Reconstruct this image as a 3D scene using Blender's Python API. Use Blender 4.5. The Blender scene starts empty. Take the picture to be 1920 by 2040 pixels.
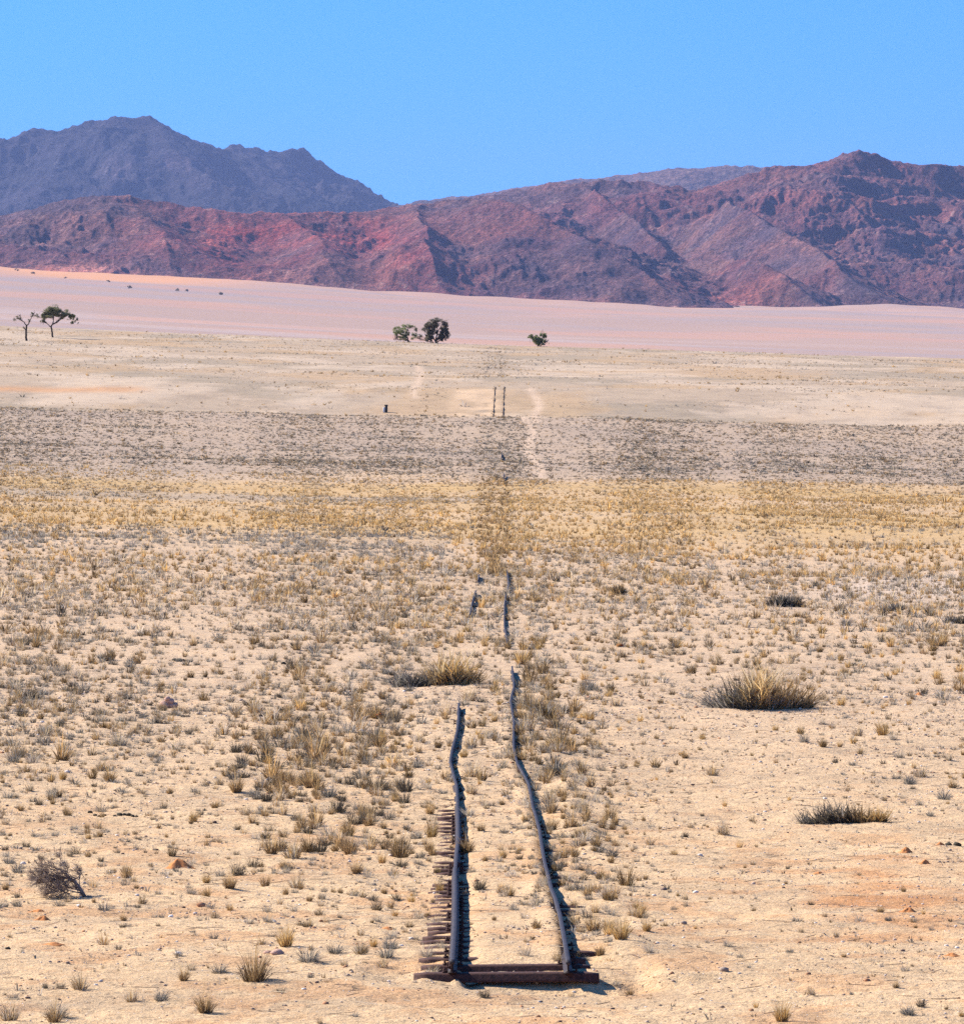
import bpy, math, random
import numpy as np
from mathutils import Vector

# ------------------------------------------------------------------ camera, light, exposure
SC = bpy.context.scene
COL = SC.collection
F_PX = 10170.0            # focal length in pixels of a 1920 px wide frame
CX, CY, HOR = 960.0, 1020.0, 650.0
PITCH = math.atan((CY - HOR) / F_PX)
CP, SP = math.cos(PITCH), math.sin(PITCH)

cam_d = bpy.data.cameras.new('camera')
cam_d.sensor_fit = 'HORIZONTAL'
cam_d.sensor_width = 36.0
cam_d.lens = 36.0 * F_PX / 1920.0
cam_d.clip_start = 0.5
cam_d.clip_end = 90000.0
cam = bpy.data.objects.new('camera', cam_d)
COL.objects.link(cam)
cam.location = (0, 0, 0)
cam.rotation_euler = (math.radians(90) - PITCH, 0, 0)
SC.camera = cam

SUN_EL = math.radians(36)
SUN_DIR = Vector((-0.86, 0.50, 0)).normalized() * math.cos(SUN_EL) + Vector((0, 0, math.sin(SUN_EL)))
sun_d = bpy.data.lights.new('sun', 'SUN')
sun_d.energy = 5.0
sun_d.angle = math.radians(0.5)
sun_d.color = (1.0, 0.93, 0.82)
sun = bpy.data.objects.new('sun', sun_d)
COL.objects.link(sun)
sun.rotation_euler = SUN_DIR.to_track_quat('Z', 'Y').to_euler()

world = bpy.data.worlds.new('World')
SC.world = world
world.use_nodes = True
wn, wl = world.node_tree.nodes, world.node_tree.links
for n in list(wn):
    wn.remove(n)
w_out = wn.new('ShaderNodeOutputWorld')
w_bg = wn.new('ShaderNodeBackground')
w_sky = wn.new('ShaderNodeTexSky')
w_sky.sky_type = 'NISHITA'
w_sky.sun_disc = False
w_sky.sun_elevation = SUN_EL
w_sky.sun_rotation = math.atan2(SUN_DIR.x, SUN_DIR.y)
w_sky.altitude = 1200
w_sky.air_density = 1.0
w_sky.dust_density = 0.0
w_sky.ozone_density = 6.0
w_tc = wn.new('ShaderNodeTexCoord')
w_map = wn.new('ShaderNodeMapping')          # a very clear desert sky: the deep blue reaches down to the horizon
w_map.inputs['Location'].default_value = (0, 0, 0.16)
wl.new(w_tc.outputs['Generated'], w_map.inputs['Vector'])
wl.new(w_map.outputs['Vector'], w_sky.inputs['Vector'])
w_tint = wn.new('ShaderNodeMix')
w_tint.data_type = 'RGBA'
w_tint.blend_type = 'MULTIPLY'
w_tint.inputs[0].default_value = 1.0
w_tint.inputs[7].default_value = (0.36, 0.86, 1.20, 1)
wl.new(w_sky.outputs['Color'], w_tint.inputs[6])
wl.new(w_tint.outputs[2], w_bg.inputs['Color'])
w_bg.inputs['Strength'].default_value = 0.10
wl.new(w_bg.outputs['Background'], w_out.inputs['Surface'])

SC.view_settings.view_transform = 'Standard'
SC.view_settings.look = 'None'
SC.view_settings.exposure = 0.95
SC.view_settings.gamma = 1.0
SC.cycles.use_denoising = False
SC.cycles.max_bounces = 5
SC.cycles.diffuse_bounces = 3
SC.cycles.volume_bounces = 0
SC.cycles.transparent_max_bounces = 4

HAZE_DENSITY = 1.9e-5
HAZE_COLOR = (0.42, 0.55, 1.0)

# ------------------------------------------------------------------ helpers
RNG = np.random.default_rng(11)
random.seed(5)


def ray(px, py):
    u = (px - CX) / F_PX
    v = -(py - CY) / F_PX
    den = CP + v * SP
    return u / den, (-SP + v * CP) / den      # X and Z per metre of Y


def at(px, py, d):
    a, b = ray(px, py)
    return Vector((a * d, d, b * d))


def img(X, Y, Z):
    """world -> pixel of the 1920 x 2040 frame (arrays allowed)"""
    f = Y * CP - Z * SP
    return CX + F_PX * X / f, CY - F_PX * (Y * SP + Z * CP) / f


def lattice(ix, iy, seed):
    h = (ix.astype(np.int64) * 374761393 + iy.astype(np.int64) * 668265263 + seed * 974634777) & 0xffffffff
    h = ((h ^ (h >> 13)) * 1274126177) & 0xffffffff
    h = (h ^ (h >> 16)) & 0xffffffff
    return h / 4294967295.0


def perlin(x, y, seed=0):
    xi, yi = np.floor(x), np.floor(y)
    fx, fy = x - xi, y - yi
    u = fx * fx * fx * (fx * (fx * 6 - 15) + 10)
    v = fy * fy * fy * (fy * (fy * 6 - 15) + 10)
    out = 0
    for dx in (0, 1):
        for dy in (0, 1):
            a = lattice(xi + dx, yi + dy, seed) * (2 * np.pi)
            g = np.cos(a) * (fx - dx) + np.sin(a) * (fy - dy)
            out = out + g * (u if dx else 1 - u) * (v if dy else 1 - v)
    return out * 1.5


def fbm(x, y, octaves=4, seed=0, gain=0.5, lac=2.03):
    s, a = 0, 1.0
    for o in range(octaves):
        s = s + a * perlin(x, y, seed + o * 17)
        x, y = x * lac + 5.3, y * lac - 3.1
        a *= gain
    return s


def ridged(x, y, octaves=5, seed=0, gain=0.5, lac=2.07):
    s, a, w = 0, 1.0, 1.0
    for o in range(octaves):
        n = 1 - np.abs(perlin(x, y, seed + o * 31))
        n = n * n
        s = s + a * n * w
        w = np.clip(n * 1.4, 0, 1)
        x, y = x * lac + 1.7, y * lac + 9.2
        a *= gain
    return s


def smooth(a, b, x):
    t = np.clip((x - a) / (b - a), 0, 1)
    return t * t * (3 - 2 * t)


def pchip(xs, ys):
    xs, ys = np.array(xs, float), np.array(ys, float)
    h = np.diff(xs)
    dl = np.diff(ys) / h
    m = np.zeros_like(xs)
    for i in range(1, len(xs) - 1):
        if dl[i - 1] * dl[i] > 0:
            w1, w2 = 2 * h[i] + h[i - 1], h[i] + 2 * h[i - 1]
            m[i] = (w1 + w2) / (w1 / dl[i - 1] + w2 / dl[i])
    m[0], m[-1] = dl[0], dl[-1]

    def f(x):
        x = np.asarray(x, float)
        i = np.clip(np.searchsorted(xs, x) - 1, 0, len(xs) - 2)
        t = np.clip((x - xs[i]) / h[i], 0, 1)
        return ((1 + 2 * t) * (1 - t) ** 2 * ys[i] + t * (1 - t) ** 2 * h[i] * m[i]
                + t * t * (3 - 2 * t) * ys[i + 1] + t * t * (t - 1) * h[i] * m[i + 1])
    return f


def mesh_np(name, V, F3=None, F4=None, mat=None, col=None, smooth_shade=False):
    """mesh from numpy arrays; F3 triangles and F4 quads"""
    me = bpy.data.meshes.new(name)
    V = np.asarray(V, np.float32)
    me.vertices.add(len(V))
    me.vertices.foreach_set('co', V.ravel())
    loops, starts = [], []
    off = 0
    for F, k in ((F3, 3), (F4, 4)):
        if F is not None and len(F):
            F = np.asarray(F, np.int32)
            loops.append(F.ravel())
            starts.append(off + np.arange(len(F), dtype=np.int32) * k)
            off += len(F) * k
    loops = np.concatenate(loops)
    starts = np.concatenate(starts)
    me.loops.add(len(loops))
    me.loops.foreach_set('vertex_index', loops)
    me.polygons.add(len(starts))
    me.polygons.foreach_set('loop_start', starts)
    me.update(calc_edges=True)
    me.validate()
    if smooth_shade:
        me.polygons.foreach_set('use_smooth', np.ones(len(me.polygons), bool))
    if col is not None:
        a = me.color_attributes.new('Col', 'FLOAT_COLOR', 'POINT')
        c = np.ones((len(V), 4), np.float32)
        c[:, :3] = col
        a.data.foreach_set('color', c.ravel())
    if mat:
        me.materials.append(mat)
    return me


def link(name, me, parent=None, loc=None, **props):
    o = bpy.data.objects.new(name, me)
    COL.objects.link(o)
    if parent:
        o.parent = parent
    if loc is not None:
        o.location = loc
    for k, v in props.items():
        if v:
            o[k] = v
    return o


def empty(name, loc, **props):
    return link(name, None, None, loc, **props)


class Build:
    """collects shapes and becomes ONE mesh object"""
    def __init__(self):
        self.v, self.f3, self.f4, self.c, self.n = [], [], [], [], 0

    def add(self, V, F3=None, F4=None, col=None):
        V = np.asarray(V, float)
        if F3 is not None and len(F3):
            self.f3.append(np.asarray(F3) + self.n)
        if F4 is not None and len(F4):
            self.f4.append(np.asarray(F4) + self.n)
        self.v.append(V)
        c = np.ones((len(V), 3)) * (np.array(col) if col is not None else 1.0)
        self.c.append(c)
        self.n += len(V)

    def box(self, a, b, col=None):
        (x0, y0, z0), (x1, y1, z1) = a, b
        V = [(x0, y0, z0), (x1, y0, z0), (x1, y1, z0), (x0, y1, z0), (x0, y0, z1), (x1, y0, z1), (x1, y1, z1), (x0, y1, z1)]
        self.add(V, None, [(0, 3, 2, 1), (4, 5, 6, 7), (0, 1, 5, 4), (1, 2, 6, 5), (2, 3, 7, 6), (3, 0, 4, 7)], col)

    def tube(self, pts, radii, sides=5, col=None):
        P = np.array([tuple(p) for p in pts], float)
        n = len(P)
        T = np.gradient(P, axis=0) if n > 2 else np.array([P[1] - P[0]] * 2)
        T /= np.linalg.norm(T, axis=1)[:, None] + 1e-9
        ref = np.array([0.13, 0.21, 0.97])
        if abs(T[0] @ ref) > 0.9:
            ref = np.array([1.0, 0.1, 0.0])
        A = np.cross(T, ref)
        A /= np.linalg.norm(A, axis=1)[:, None] + 1e-9
        B = np.cross(T, A)
        ang = np.arange(sides) / sides * 2 * np.pi
        R = np.asarray(radii, float)[:, None, None]
        V = P[:, None, :] + R * (np.cos(ang)[None, :, None] * A[:, None, :] + np.sin(ang)[None, :, None] * B[:, None, :])
        V = V.reshape(-1, 3)
        F = []
        for i in range(n - 1):
            for j in range(sides):
                k = (j + 1) % sides
                F.append((i * sides + j, i * sides + k, (i + 1) * sides + k, (i + 1) * sides + j))
        V = np.vstack([V, P[:1], P[-1:]])
        c0, c1 = len(V) - 2, len(V) - 1
        F3 = [(c0, (j + 1) % sides, j) for j in range(sides)]
        e = (n - 1) * sides
        F3 += [(c1, e + j, e + (j + 1) % sides) for j in range(sides)]
        self.add(V, F3, F, col)

    def mesh(self, name, mat=None, smooth_shade=False):
        return mesh_np(name, np.vstack(self.v), np.vstack(self.f3) if self.f3 else None,
                       np.vstack(self.f4) if self.f4 else None, mat, np.vstack(self.c), smooth_shade)


# ------------------------------------------------------------------ materials
def material(name, rough=0.9, spec=0.2):
    m = bpy.data.materials.new(name)
    m.use_nodes = True
    nt = m.node_tree
    b = nt.nodes['Principled BSDF']
    b.inputs['Roughness'].default_value = rough
    b.inputs['Specular IOR Level'].default_value = spec
    return m, nt, b


def N(nt, kind, **vals):
    n = nt.nodes.new(kind)
    for k, v in vals.items():
        if k in n.inputs:
            n.inputs[k].default_value = v
        else:
            setattr(n, k, v)
    return n


def noise(nt, vec, scale, detail=4.0, rough=0.55):
    n = nt.nodes.new('ShaderNodeTexNoise')
    n.inputs['Scale'].default_value = scale
    n.inputs['Detail'].default_value = detail
    n.inputs['Roughness'].default_value = rough
    nt.links.new(vec, n.inputs['Vector'])
    return n.outputs['Fac']


def rng_map(nt, val, a, b, c=0.0, d=1.0):
    n = nt.nodes.new('ShaderNodeMapRange')
    n.inputs['From Min'].default_value = a
    n.inputs['From Max'].default_value = b
    n.inputs['To Min'].default_value = c
    n.inputs['To Max'].default_value = d
    nt.links.new(val, n.inputs['Value'])
    return n.outputs['Result']


def mixc(nt, fac, a, b, mode='MIX'):
    n = nt.nodes.new('ShaderNodeMix')
    n.data_type = 'RGBA'
    n.blend_type = mode
    for s, v in ((n.inputs[0], fac), (n.inputs[6], a), (n.inputs[7], b)):
        if isinstance(v, (int, float)):
            s.default_value = v
        elif isinstance(v, tuple):
            s.default_value = (*v, 1)
        else:
            nt.links.new(v, s)
    return n.outputs[2]


def bump(nt, bsdf, height, strength, dist, prev=None):
    n = nt.nodes.new('ShaderNodeBump')
    n.inputs['Strength'].default_value = strength
    n.inputs['Distance'].default_value = dist
    nt.links.new(height, n.inputs['Height'])
    if prev:
        nt.links.new(prev, n.inputs['Normal'])
    nt.links.new(n.outputs['Normal'], bsdf.inputs['Normal'])
    return n.outputs['Normal']


def mat_ground():
    m, nt, b = material('desert_sand', 0.95, 0.1)
    geo = nt.nodes.new('ShaderNodeNewGeometry').outputs['Position']
    at_ = nt.nodes.new('ShaderNodeAttribute')
    at_.attribute_name = 'Col'
    base = at_.outputs['Color']
    n1 = noise(nt, geo, 26.0, 5, 0.65)
    n2 = noise(nt, geo, 3.2, 5, 0.6)
    c = mixc(nt, rng_map(nt, n1, 0.30, 0.72), mixc(nt, 1.0, base, (0.80, 0.78, 0.76), 'MULTIPLY'),
             mixc(nt, 1.0, base, (1.13, 1.12, 1.10), 'MULTIPLY'))
    c = mixc(nt, rng_map(nt, n2, 0.52, 0.72, 0, 0.5), c, mixc(nt, 1.0, base, (1.06, 0.80, 0.60), 'MULTIPLY'))
    c = mixc(nt, rng_map(nt, noise(nt, geo, 1.1, 4, 0.6), 0.52, 0.66, 0, 0.45), c, mixc(nt, 1.0, base, (0.80, 0.83, 0.90), 'MULTIPLY'))
    n4 = noise(nt, geo, 8.0, 6, 0.7)
    c = mixc(nt, rng_map(nt, n4, 0.50, 0.66, 0, 0.8), c, mixc(nt, 1.0, base, (0.60, 0.55, 0.52), 'MULTIPLY'))
    n5 = noise(nt, geo, 62.0, 4, 0.7)
    c = mixc(nt, rng_map(nt, n5, 0.52, 0.64, 0, 0.75), c, mixc(nt, 1.0, base, (0.52, 0.46, 0.42), 'MULTIPLY'))
    c = mixc(nt, rng_map(nt, n5, 0.44, 0.36, 0, 0.6), c, mixc(nt, 1.0, base, (1.2, 1.2, 1.2), 'MULTIPLY'))
    big = noise(nt, geo, 0.30, 6, 0.7)
    c = mixc(nt, rng_map(nt, big, 0.46, 0.62, 0, 0.7), c, mixc(nt, 1.0, c, (0.78, 0.78, 0.80), 'MULTIPLY'))
    v = nt.nodes.new('ShaderNodeTexVoronoi')
    v.inputs['Scale'].default_value = 22.0
    nt.links.new(geo, v.inputs['Vector'])
    sel = rng_map(nt, v.outputs['Distance'], 0.16, 0.24, 1.0, 0.0)
    mul = nt.nodes.new('ShaderNodeMath')
    mul.operation = 'MULTIPLY'
    sep = nt.nodes.new('ShaderNodeSeparateColor')
    nt.links.new(v.outputs['Color'], sep.inputs['Color'])
    nt.links.new(sel, mul.inputs[0])
    nt.links.new(rng_map(nt, sep.outputs[0], 0.66, 0.70), mul.inputs[1])
    c = mixc(nt, mul.outputs[0], c, mixc(nt, sep.outputs[1], (0.14, 0.10, 0.08), (0.80, 0.70, 0.60)))
    nt.links.new(c, b.inputs['Base Color'])
    p = bump(nt, b, n1, 0.8, 0.035)
    p = bump(nt, b, noise(nt, geo, 9.0, 3, 0.5), 0.5, 0.05, p)
    bump(nt, b, sel, 0.4, 0.012, p)
    return m


def mat_rock(name, red, dark, pale, scale, bumpd, redamt=0.5, layered=False):
    m, nt, b = material(name, 0.95, 0.1)
    geo = nt.nodes.new('ShaderNodeNewGeometry').outputs['Position']
    vec = geo
    if layered:
        mp = nt.nodes.new('ShaderNodeMapping')
        mp.inputs['Scale'].default_value = (0.35, 0.35, 2.6)
        nt.links.new(geo, mp.inputs['Vector'])
        vec = mp.outputs['Vector']
    a1 = noise(nt, vec, 1 / (scale * 6), 8, 0.62)
    a2 = noise(nt, geo, 1 / scale, 8, 0.7)
    a3 = noise(nt, geo, 1 / (scale * 14), 4, 0.5)
    c = mixc(nt, rng_map(nt, a1, 0.40, 0.60), dark, red)
    c = mixc(nt, rng_map(nt, a3, 0.42, 0.62, 0, redamt), c, mixc(nt, 1.0, red, (1.35, 0.62, 0.5), 'MULTIPLY'))
    c = mixc(nt, rng_map(nt, a2, 0.56, 0.68, 0, 0.7), c, pale)
    c = mixc(nt, rng_map(nt, noise(nt, geo, 2.2 / scale, 6, 0.7), 0.48, 0.40, 0, 0.6), c, mixc(nt, 1.0, dark, (0.5, 0.5, 0.55), 'MULTIPLY'))
    fine = noise(nt, geo, 3.6 / scale, 5, 0.75)
    c = mixc(nt, rng_map(nt, fine, 0.50, 0.62), c, mixc(nt, 1.0, c, (1.65, 1.6, 1.55), 'MULTIPLY'))
    c = mixc(nt, rng_map(nt, fine, 0.47, 0.38), c, mixc(nt, 1.0, c, (0.5, 0.5, 0.56), 'MULTIPLY'))
    at_ = nt.nodes.new('ShaderNodeAttribute')
    at_.attribute_name = 'Col'
    c = mixc(nt, 1.0, c, at_.outputs['Color'], 'MULTIPLY')
    nt.links.new(c, b.inputs['Base Color'])
    p = bump(nt, b, a2, 0.6, bumpd)
    bump(nt, b, noise(nt, geo, 4.0 / scale, 5, 0.7), 0.7, bumpd * 0.35, p)
    return m


def mat_grass(name, translucent=0.42):
    m, nt, b = material(name, 0.8, 0.15)
    at_ = nt.nodes.new('ShaderNodeAttribute')
    at_.attribute_name = 'Col'
    oi = nt.nodes.new('ShaderNodeObjectInfo')
    k = nt.nodes.new('ShaderNodeHueSaturation')
    nt.links.new(at_.outputs['Color'], k.inputs['Color'])
    nt.links.new(rng_map(nt, oi.outputs['Random'], 0, 1, 0.85, 1.15), k.inputs['Value'])
    nt.links.new(k.outputs['Color'], b.inputs['Base Color'])
    tr = nt.nodes.new('ShaderNodeBsdfTranslucent')
    nt.links.new(k.outputs['Color'], tr.inputs['Color'])
    mx = nt.nodes.new('ShaderNodeMixShader')
    mx.inputs[0].default_value = translucent
    nt.links.new(b.outputs[0], mx.inputs[1])
    nt.links.new(tr.outputs[0], mx.inputs[2])
    nt.links.new(mx.outputs[0], nt.nodes['Material Output'].inputs['Surface'])
    return m


def mat_simple(name, c1, c2, scale, rough=0.85, spec=0.2, bumpd=0.003, metal=0.0, mult=False):
    m, nt, b = material(name, rough, spec)
    geo = nt.nodes.new('ShaderNodeTexCoord').outputs['Object']
    n1 = noise(nt, geo, scale, 6, 0.65)
    c = mixc(nt, rng_map(nt, n1, 0.35, 0.65), c1, c2)
    if mult:
        at_ = nt.nodes.new('ShaderNodeAttribute')
        at_.attribute_name = 'Col'
        c = mixc(nt, 1.0, c, at_.outputs['Color'], 'MULTIPLY')
    nt.links.new(c, b.inputs['Base Color'])
    b.inputs['Metallic'].default_value = metal
    bump(nt, b, n1, 0.7, bumpd)
    return m


M_GROUND = mat_ground()
M_HILL = mat_rock('red_granite_haze_tint', (0.172, 0.082, 0.074), (0.092, 0.057, 0.074), (0.33, 0.21, 0.18), 26.0, 10.0, 0.45)  # purple in the dark tone stands in for haze over the hills
M_FAR = mat_rock('layered_rock_blue_shade', (0.044, 0.035, 0.048), (0.021, 0.020, 0.029), (0.11, 0.095, 0.10), 60.0, 24.0, 0.1, True)  # the far mountain's blue shade is put into these rock colours
M_FAR2 = mat_rock('brown_far_rock', (0.20, 0.12, 0.10), (0.10, 0.07, 0.07), (0.28, 0.20, 0.17), 60.0, 20.0, 0.2)
M_GRASS = mat_grass('dry_grass')
M_LEAF = mat_grass('small_leaves', 0.4)
M_BARK = mat_simple('dark_bark', (0.05, 0.04, 0.032), (0.11, 0.085, 0.065), 4.0, 0.95, 0.1, 0.02)
M_TWIG = mat_simple('dead_twigs', (0.15, 0.115, 0.10), (0.32, 0.25, 0.21), 40.0, 0.9, 0.1, 0.002)
M_RAIL = mat_simple('weathered_rail_steel', (0.024, 0.020, 0.024), (0.055, 0.046, 0.054), 9.0, 0.65, 0.2, 0.001, 0.0, True)
M_RUST = mat_simple('dark_rust', (0.032, 0.014, 0.013), (0.11, 0.046, 0.034), 30.0, 0.85, 0.3, 0.004)
M_MOUND = mat_simple('orange_sand', (0.62, 0.27, 0.10), (0.50, 0.20, 0.08), 25.0, 0.95, 0.05, 0.01)
M_PINKROCK = mat_simple('pink_rock', (0.66, 0.44, 0.34), (0.42, 0.25, 0.19), 9.0, 0.9, 0.1, 0.01)
M_REDROCK = mat_simple('orange_rock', (0.52, 0.13, 0.04), (0.30, 0.08, 0.04), 9.0, 0.9, 0.1, 0.01)
M_DARKROCK = mat_simple('dark_stone', (0.05, 0.045, 0.035), (0.11, 0.09, 0.06), 20.0, 0.9, 0.1, 0.01)
M_PALEROCK = mat_simple('white_quartz', (0.85, 0.82, 0.78), (0.65, 0.60, 0.55), 20.0, 0.8, 0.3, 0.005)
M_PEBBLE = mat_simple('pebbles', (1.0, 1.0, 1.0), (0.75, 0.72, 0.7), 20.0, 0.9, 0.2, 0.004, 0.0, True)
M_WHITE = mat_simple('white_stone', (0.80, 0.78, 0.74), (0.62, 0.58, 0.54), 3.0, 0.8, 0.2, 0.01)
M_BLACK = mat_simple('black_stone', (0.03, 0.03, 0.035), (0.06, 0.06, 0.06), 3.0, 0.8, 0.2, 0.01)

# ------------------------------------------------------------------ terrain
PROF = [(42.5, 2040), (48, 1915), (58, 1785), (70, 1662), (99.6, 1420), (140, 1258), (185.5, 1150), (260, 1045), (350, 962),
        (450, 893), (525, 838), (545, 829), (565, 802), (590, 772), (660, 745), (760, 718), (900, 694), (960, 690),
        (1200, 706), (1800, 745), (2600, 742), (3400, 716), (4600, 680), (6000, 647), (7600, 618), (9500, 598),
        (11500, 585), (20000, 570), (34000, 575)]
_d = [-400, -60, -10, 0, 8, 22] + [p[0] for p in PROF]
_z = [-1.2, -1.3, -1.6, -1.8, -2.4, -3.9] + [ray(960, y)[1] * d for d, y in PROF]
zprof = pchip(_d, _z)
K_D = np.array([0, 48, 100, 300, 520, 700, 950, 2500, 9000, 40000])
K_L = np.array([0, 0.0, 0.004, 0.016, 0.018, 0.025, 0.040, 0.055, 0.068, 0.04])
K_R = np.array([0, 0.0, 0.004, 0.012, 0.018, 0.022, 0.028, 0.034, 0.030, 0.01])


def z_smooth(X, D):
    kl, kr = np.interp(D, K_D, K_L), np.interp(D, K_D, K_R)
    w = 0.01 * np.abs(D) + 0.5
    s = np.sqrt(X * X + w * w)
    pos, neg = (X + s) / 2, (X - s) / 2
    return zprof(D) - kr * pos - kl * neg


# rail centre lines traced from the photo (pixel of the rail head)
LEFT_NEAR = [(901, 1915), (906, 1842), (907, 1778), (906.5, 1733), (909, 1705), (913, 1667), (912.5, 1631), (911, 1590), (909.5, 1564),
             (902, 1537), (896.5, 1516), (900, 1494), (905, 1476), (910, 1457), (912.5, 1438), (913, 1421), (914, 1400)]
RIGHT_NEAR = [(1132, 1916), (1125, 1874), (1115.6, 1823), (1106, 1788), (1098, 1769), (1091.6, 1743), (1085, 1717), (1078.7, 1682),
              (1074, 1650), (1065, 1617), (1061, 1606), (1057, 1582), (1053, 1561), (1046.6, 1548), (1038.6, 1534), (1030.6, 1520),
              (1026, 1504), (1023, 1490), (1022.6, 1465), (1023.4, 1438), (1020, 1417), (1017, 1396), (1019.5, 1382), (1023.5, 1368), (1023, 1353), (1020.7, 1339), (1020, 1327)]
RAIL_H, SLEEPER_T = 0.115, 0.072
HEAD = 0.135                      # rail head above the formation level


def solve(px, py, off, lo=30.0, hi=700.0, first=True):
    """distance at which the view ray of a pixel meets the smooth ground + off"""
    a, b = ray(px, py)
    ds = np.exp(np.linspace(math.log(lo), math.log(hi), 1500))
    g = z_smooth(a * ds, ds) + off - b * ds
    idx = np.where((g[:-1] < 0) & (g[1:] >= 0))[0]
    if len(idx) == 0:
        return float(ds[np.argmin(np.abs(g))])
    i = idx[0]
    t = g[i] / (g[i] - g[i + 1])
    return float(ds[i] + t * (ds[i + 1] - ds[i]))


def trace(pts, off=HEAD):
    out = []
    for px, py in pts:
        d = solve(px, py, off)
        out.append(at(px, py, d))
    return np.array([tuple(p) for p in out])


LN, RN = trace(LEFT_NEAR), trace(RIGHT_NEAR)
lx = lambda D: np.interp(D, LN[:, 1], LN[:, 0])
rx = lambda D: np.interp(D, RN[:, 1], RN[:, 0])
END = float(LN[0, 1])           # distance of the open end of the track


def z_ground(X, D):
    X, D = np.asarray(X, float), np.asarray(D, float)
    z = z_smooth(X, D)
    # broad roll, hummocks, small ripples
    near = 1 - smooth(120, 500, D)
    z = z + 0.05 * fbm(X / 2.3, D / 2.3, 3, 3) * (0.4 + 0.6 * smooth(45, 70, D))
    z = z + near * (0.016 * fbm(X / 0.42, D / 0.5, 3, 9) + 0.006 * fbm(X / 0.11, D / 0.13, 2, 12))
    z = z + smooth(560, 900, D) * (1 - smooth(2000, 3000, D)) * 0.45 * fbm(X / 60, D / 40, 4, 21)
    z = z + smooth(3500, 6000, D) * 4.0 * fbm(X / 900, D / 500, 4, 25) + smooth(8200, 9500, D) * 10.0 * fbm(X / 520, D / 900, 4, 27)
    z = z + 0.55 * smooth(100, 200, D) * (1 - smooth(600, 900, D)) * fbm(X / 26, D / 38, 3, 5) * 0.5
    # the track bed: sand between the rails, scoured sleeper ends on the left
    E = D - END
    on = (1 - smooth(102, 118, D)) * smooth(-0.9, -0.05, E)
    a, b = lx(D), rx(D)
    n = fbm(X / 0.9, D / 1.6, 3, 40)
    inside = smooth(a + 0.02, a + 0.16, X) * (1 - smooth(b - 0.06, b + 0.02, X))
    lside = smooth(a - 0.95, a - 0.62, X) * (1 - smooth(a - 0.04, a + 0.09, X))
    rside = smooth(b - 0.06, b + 0.02, X) * (1 - smooth(b + 0.6, b + 0.95, X))
    bed = on * np.clip(inside + lside + rside, 0, 1)
    edge = np.exp(-((X - a - 0.06) / 0.16) ** 2) * (1 - smooth(56, 75, D))
    l1 = 0.050 + 0.012 * n - 0.115 * (1 - smooth(0.3, 1.9, E)) - 0.055 * edge + 0.04 * np.exp(-((X - b + 0.08) / 0.16) ** 2) * smooth(1.5, 2.5, E)
    l2 = -0.008 + 0.02 * n + 0.022 * fbm(X / 0.22, D / 0.5, 2, 43) + 0.045 * smooth(70, 84, D) - 0.05 * (1 - smooth(0.4, 1.6, E)) - 0.012 * np.exp(-((D - 52) / 3) ** 2)
    l3 = 0.030 + 0.05 * n - 0.08 * (1 - smooth(1.0, 3.0, E)) - 0.04 * np.exp(-((D - 61) / 1.5) ** 2) - 0.03 * np.exp(-((D - 55) / 1.2) ** 2)
    lvl = (inside * l1 + lside * l2 + rside * l3) / np.maximum(inside + lside + rside, 0.01)
    z = z + bed * (lvl - 0.55 * (z - z_smooth(X, D)))
    # hollow at the open end of the track
    mid = (a + b) / 2
    e = np.exp(-((X - mid - 0.25) / 1.35) ** 2) * (1 - smooth(-0.25, 0.25, E)) * smooth(-3.6, -0.9, E)
    z = z - e * (0.075 + 0.07 * (X - mid))
    # bank of spoil to the right of the near rail
    bk = np.exp(-((X - b - 0.75) / 0.35) ** 2) * smooth(0, 2, E) * (1 - smooth(80, 100, D))
    z = z + 0.03 * bk * (1 + n)
    return z


def srgb(r, g, b):
    f = lambda c: ((c / 255 + 0.055) / 1.055) ** 2.4 if c > 10 else c / 255 / 12.92
    return np.array([f(r), f(g), f(b)])


def blend(c, w, col):
    w = np.clip(w, 0, 1)[..., None]
    return c * (1 - w) + w * np.array(col)


def zone_y(px, py, D):
    return py


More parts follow.
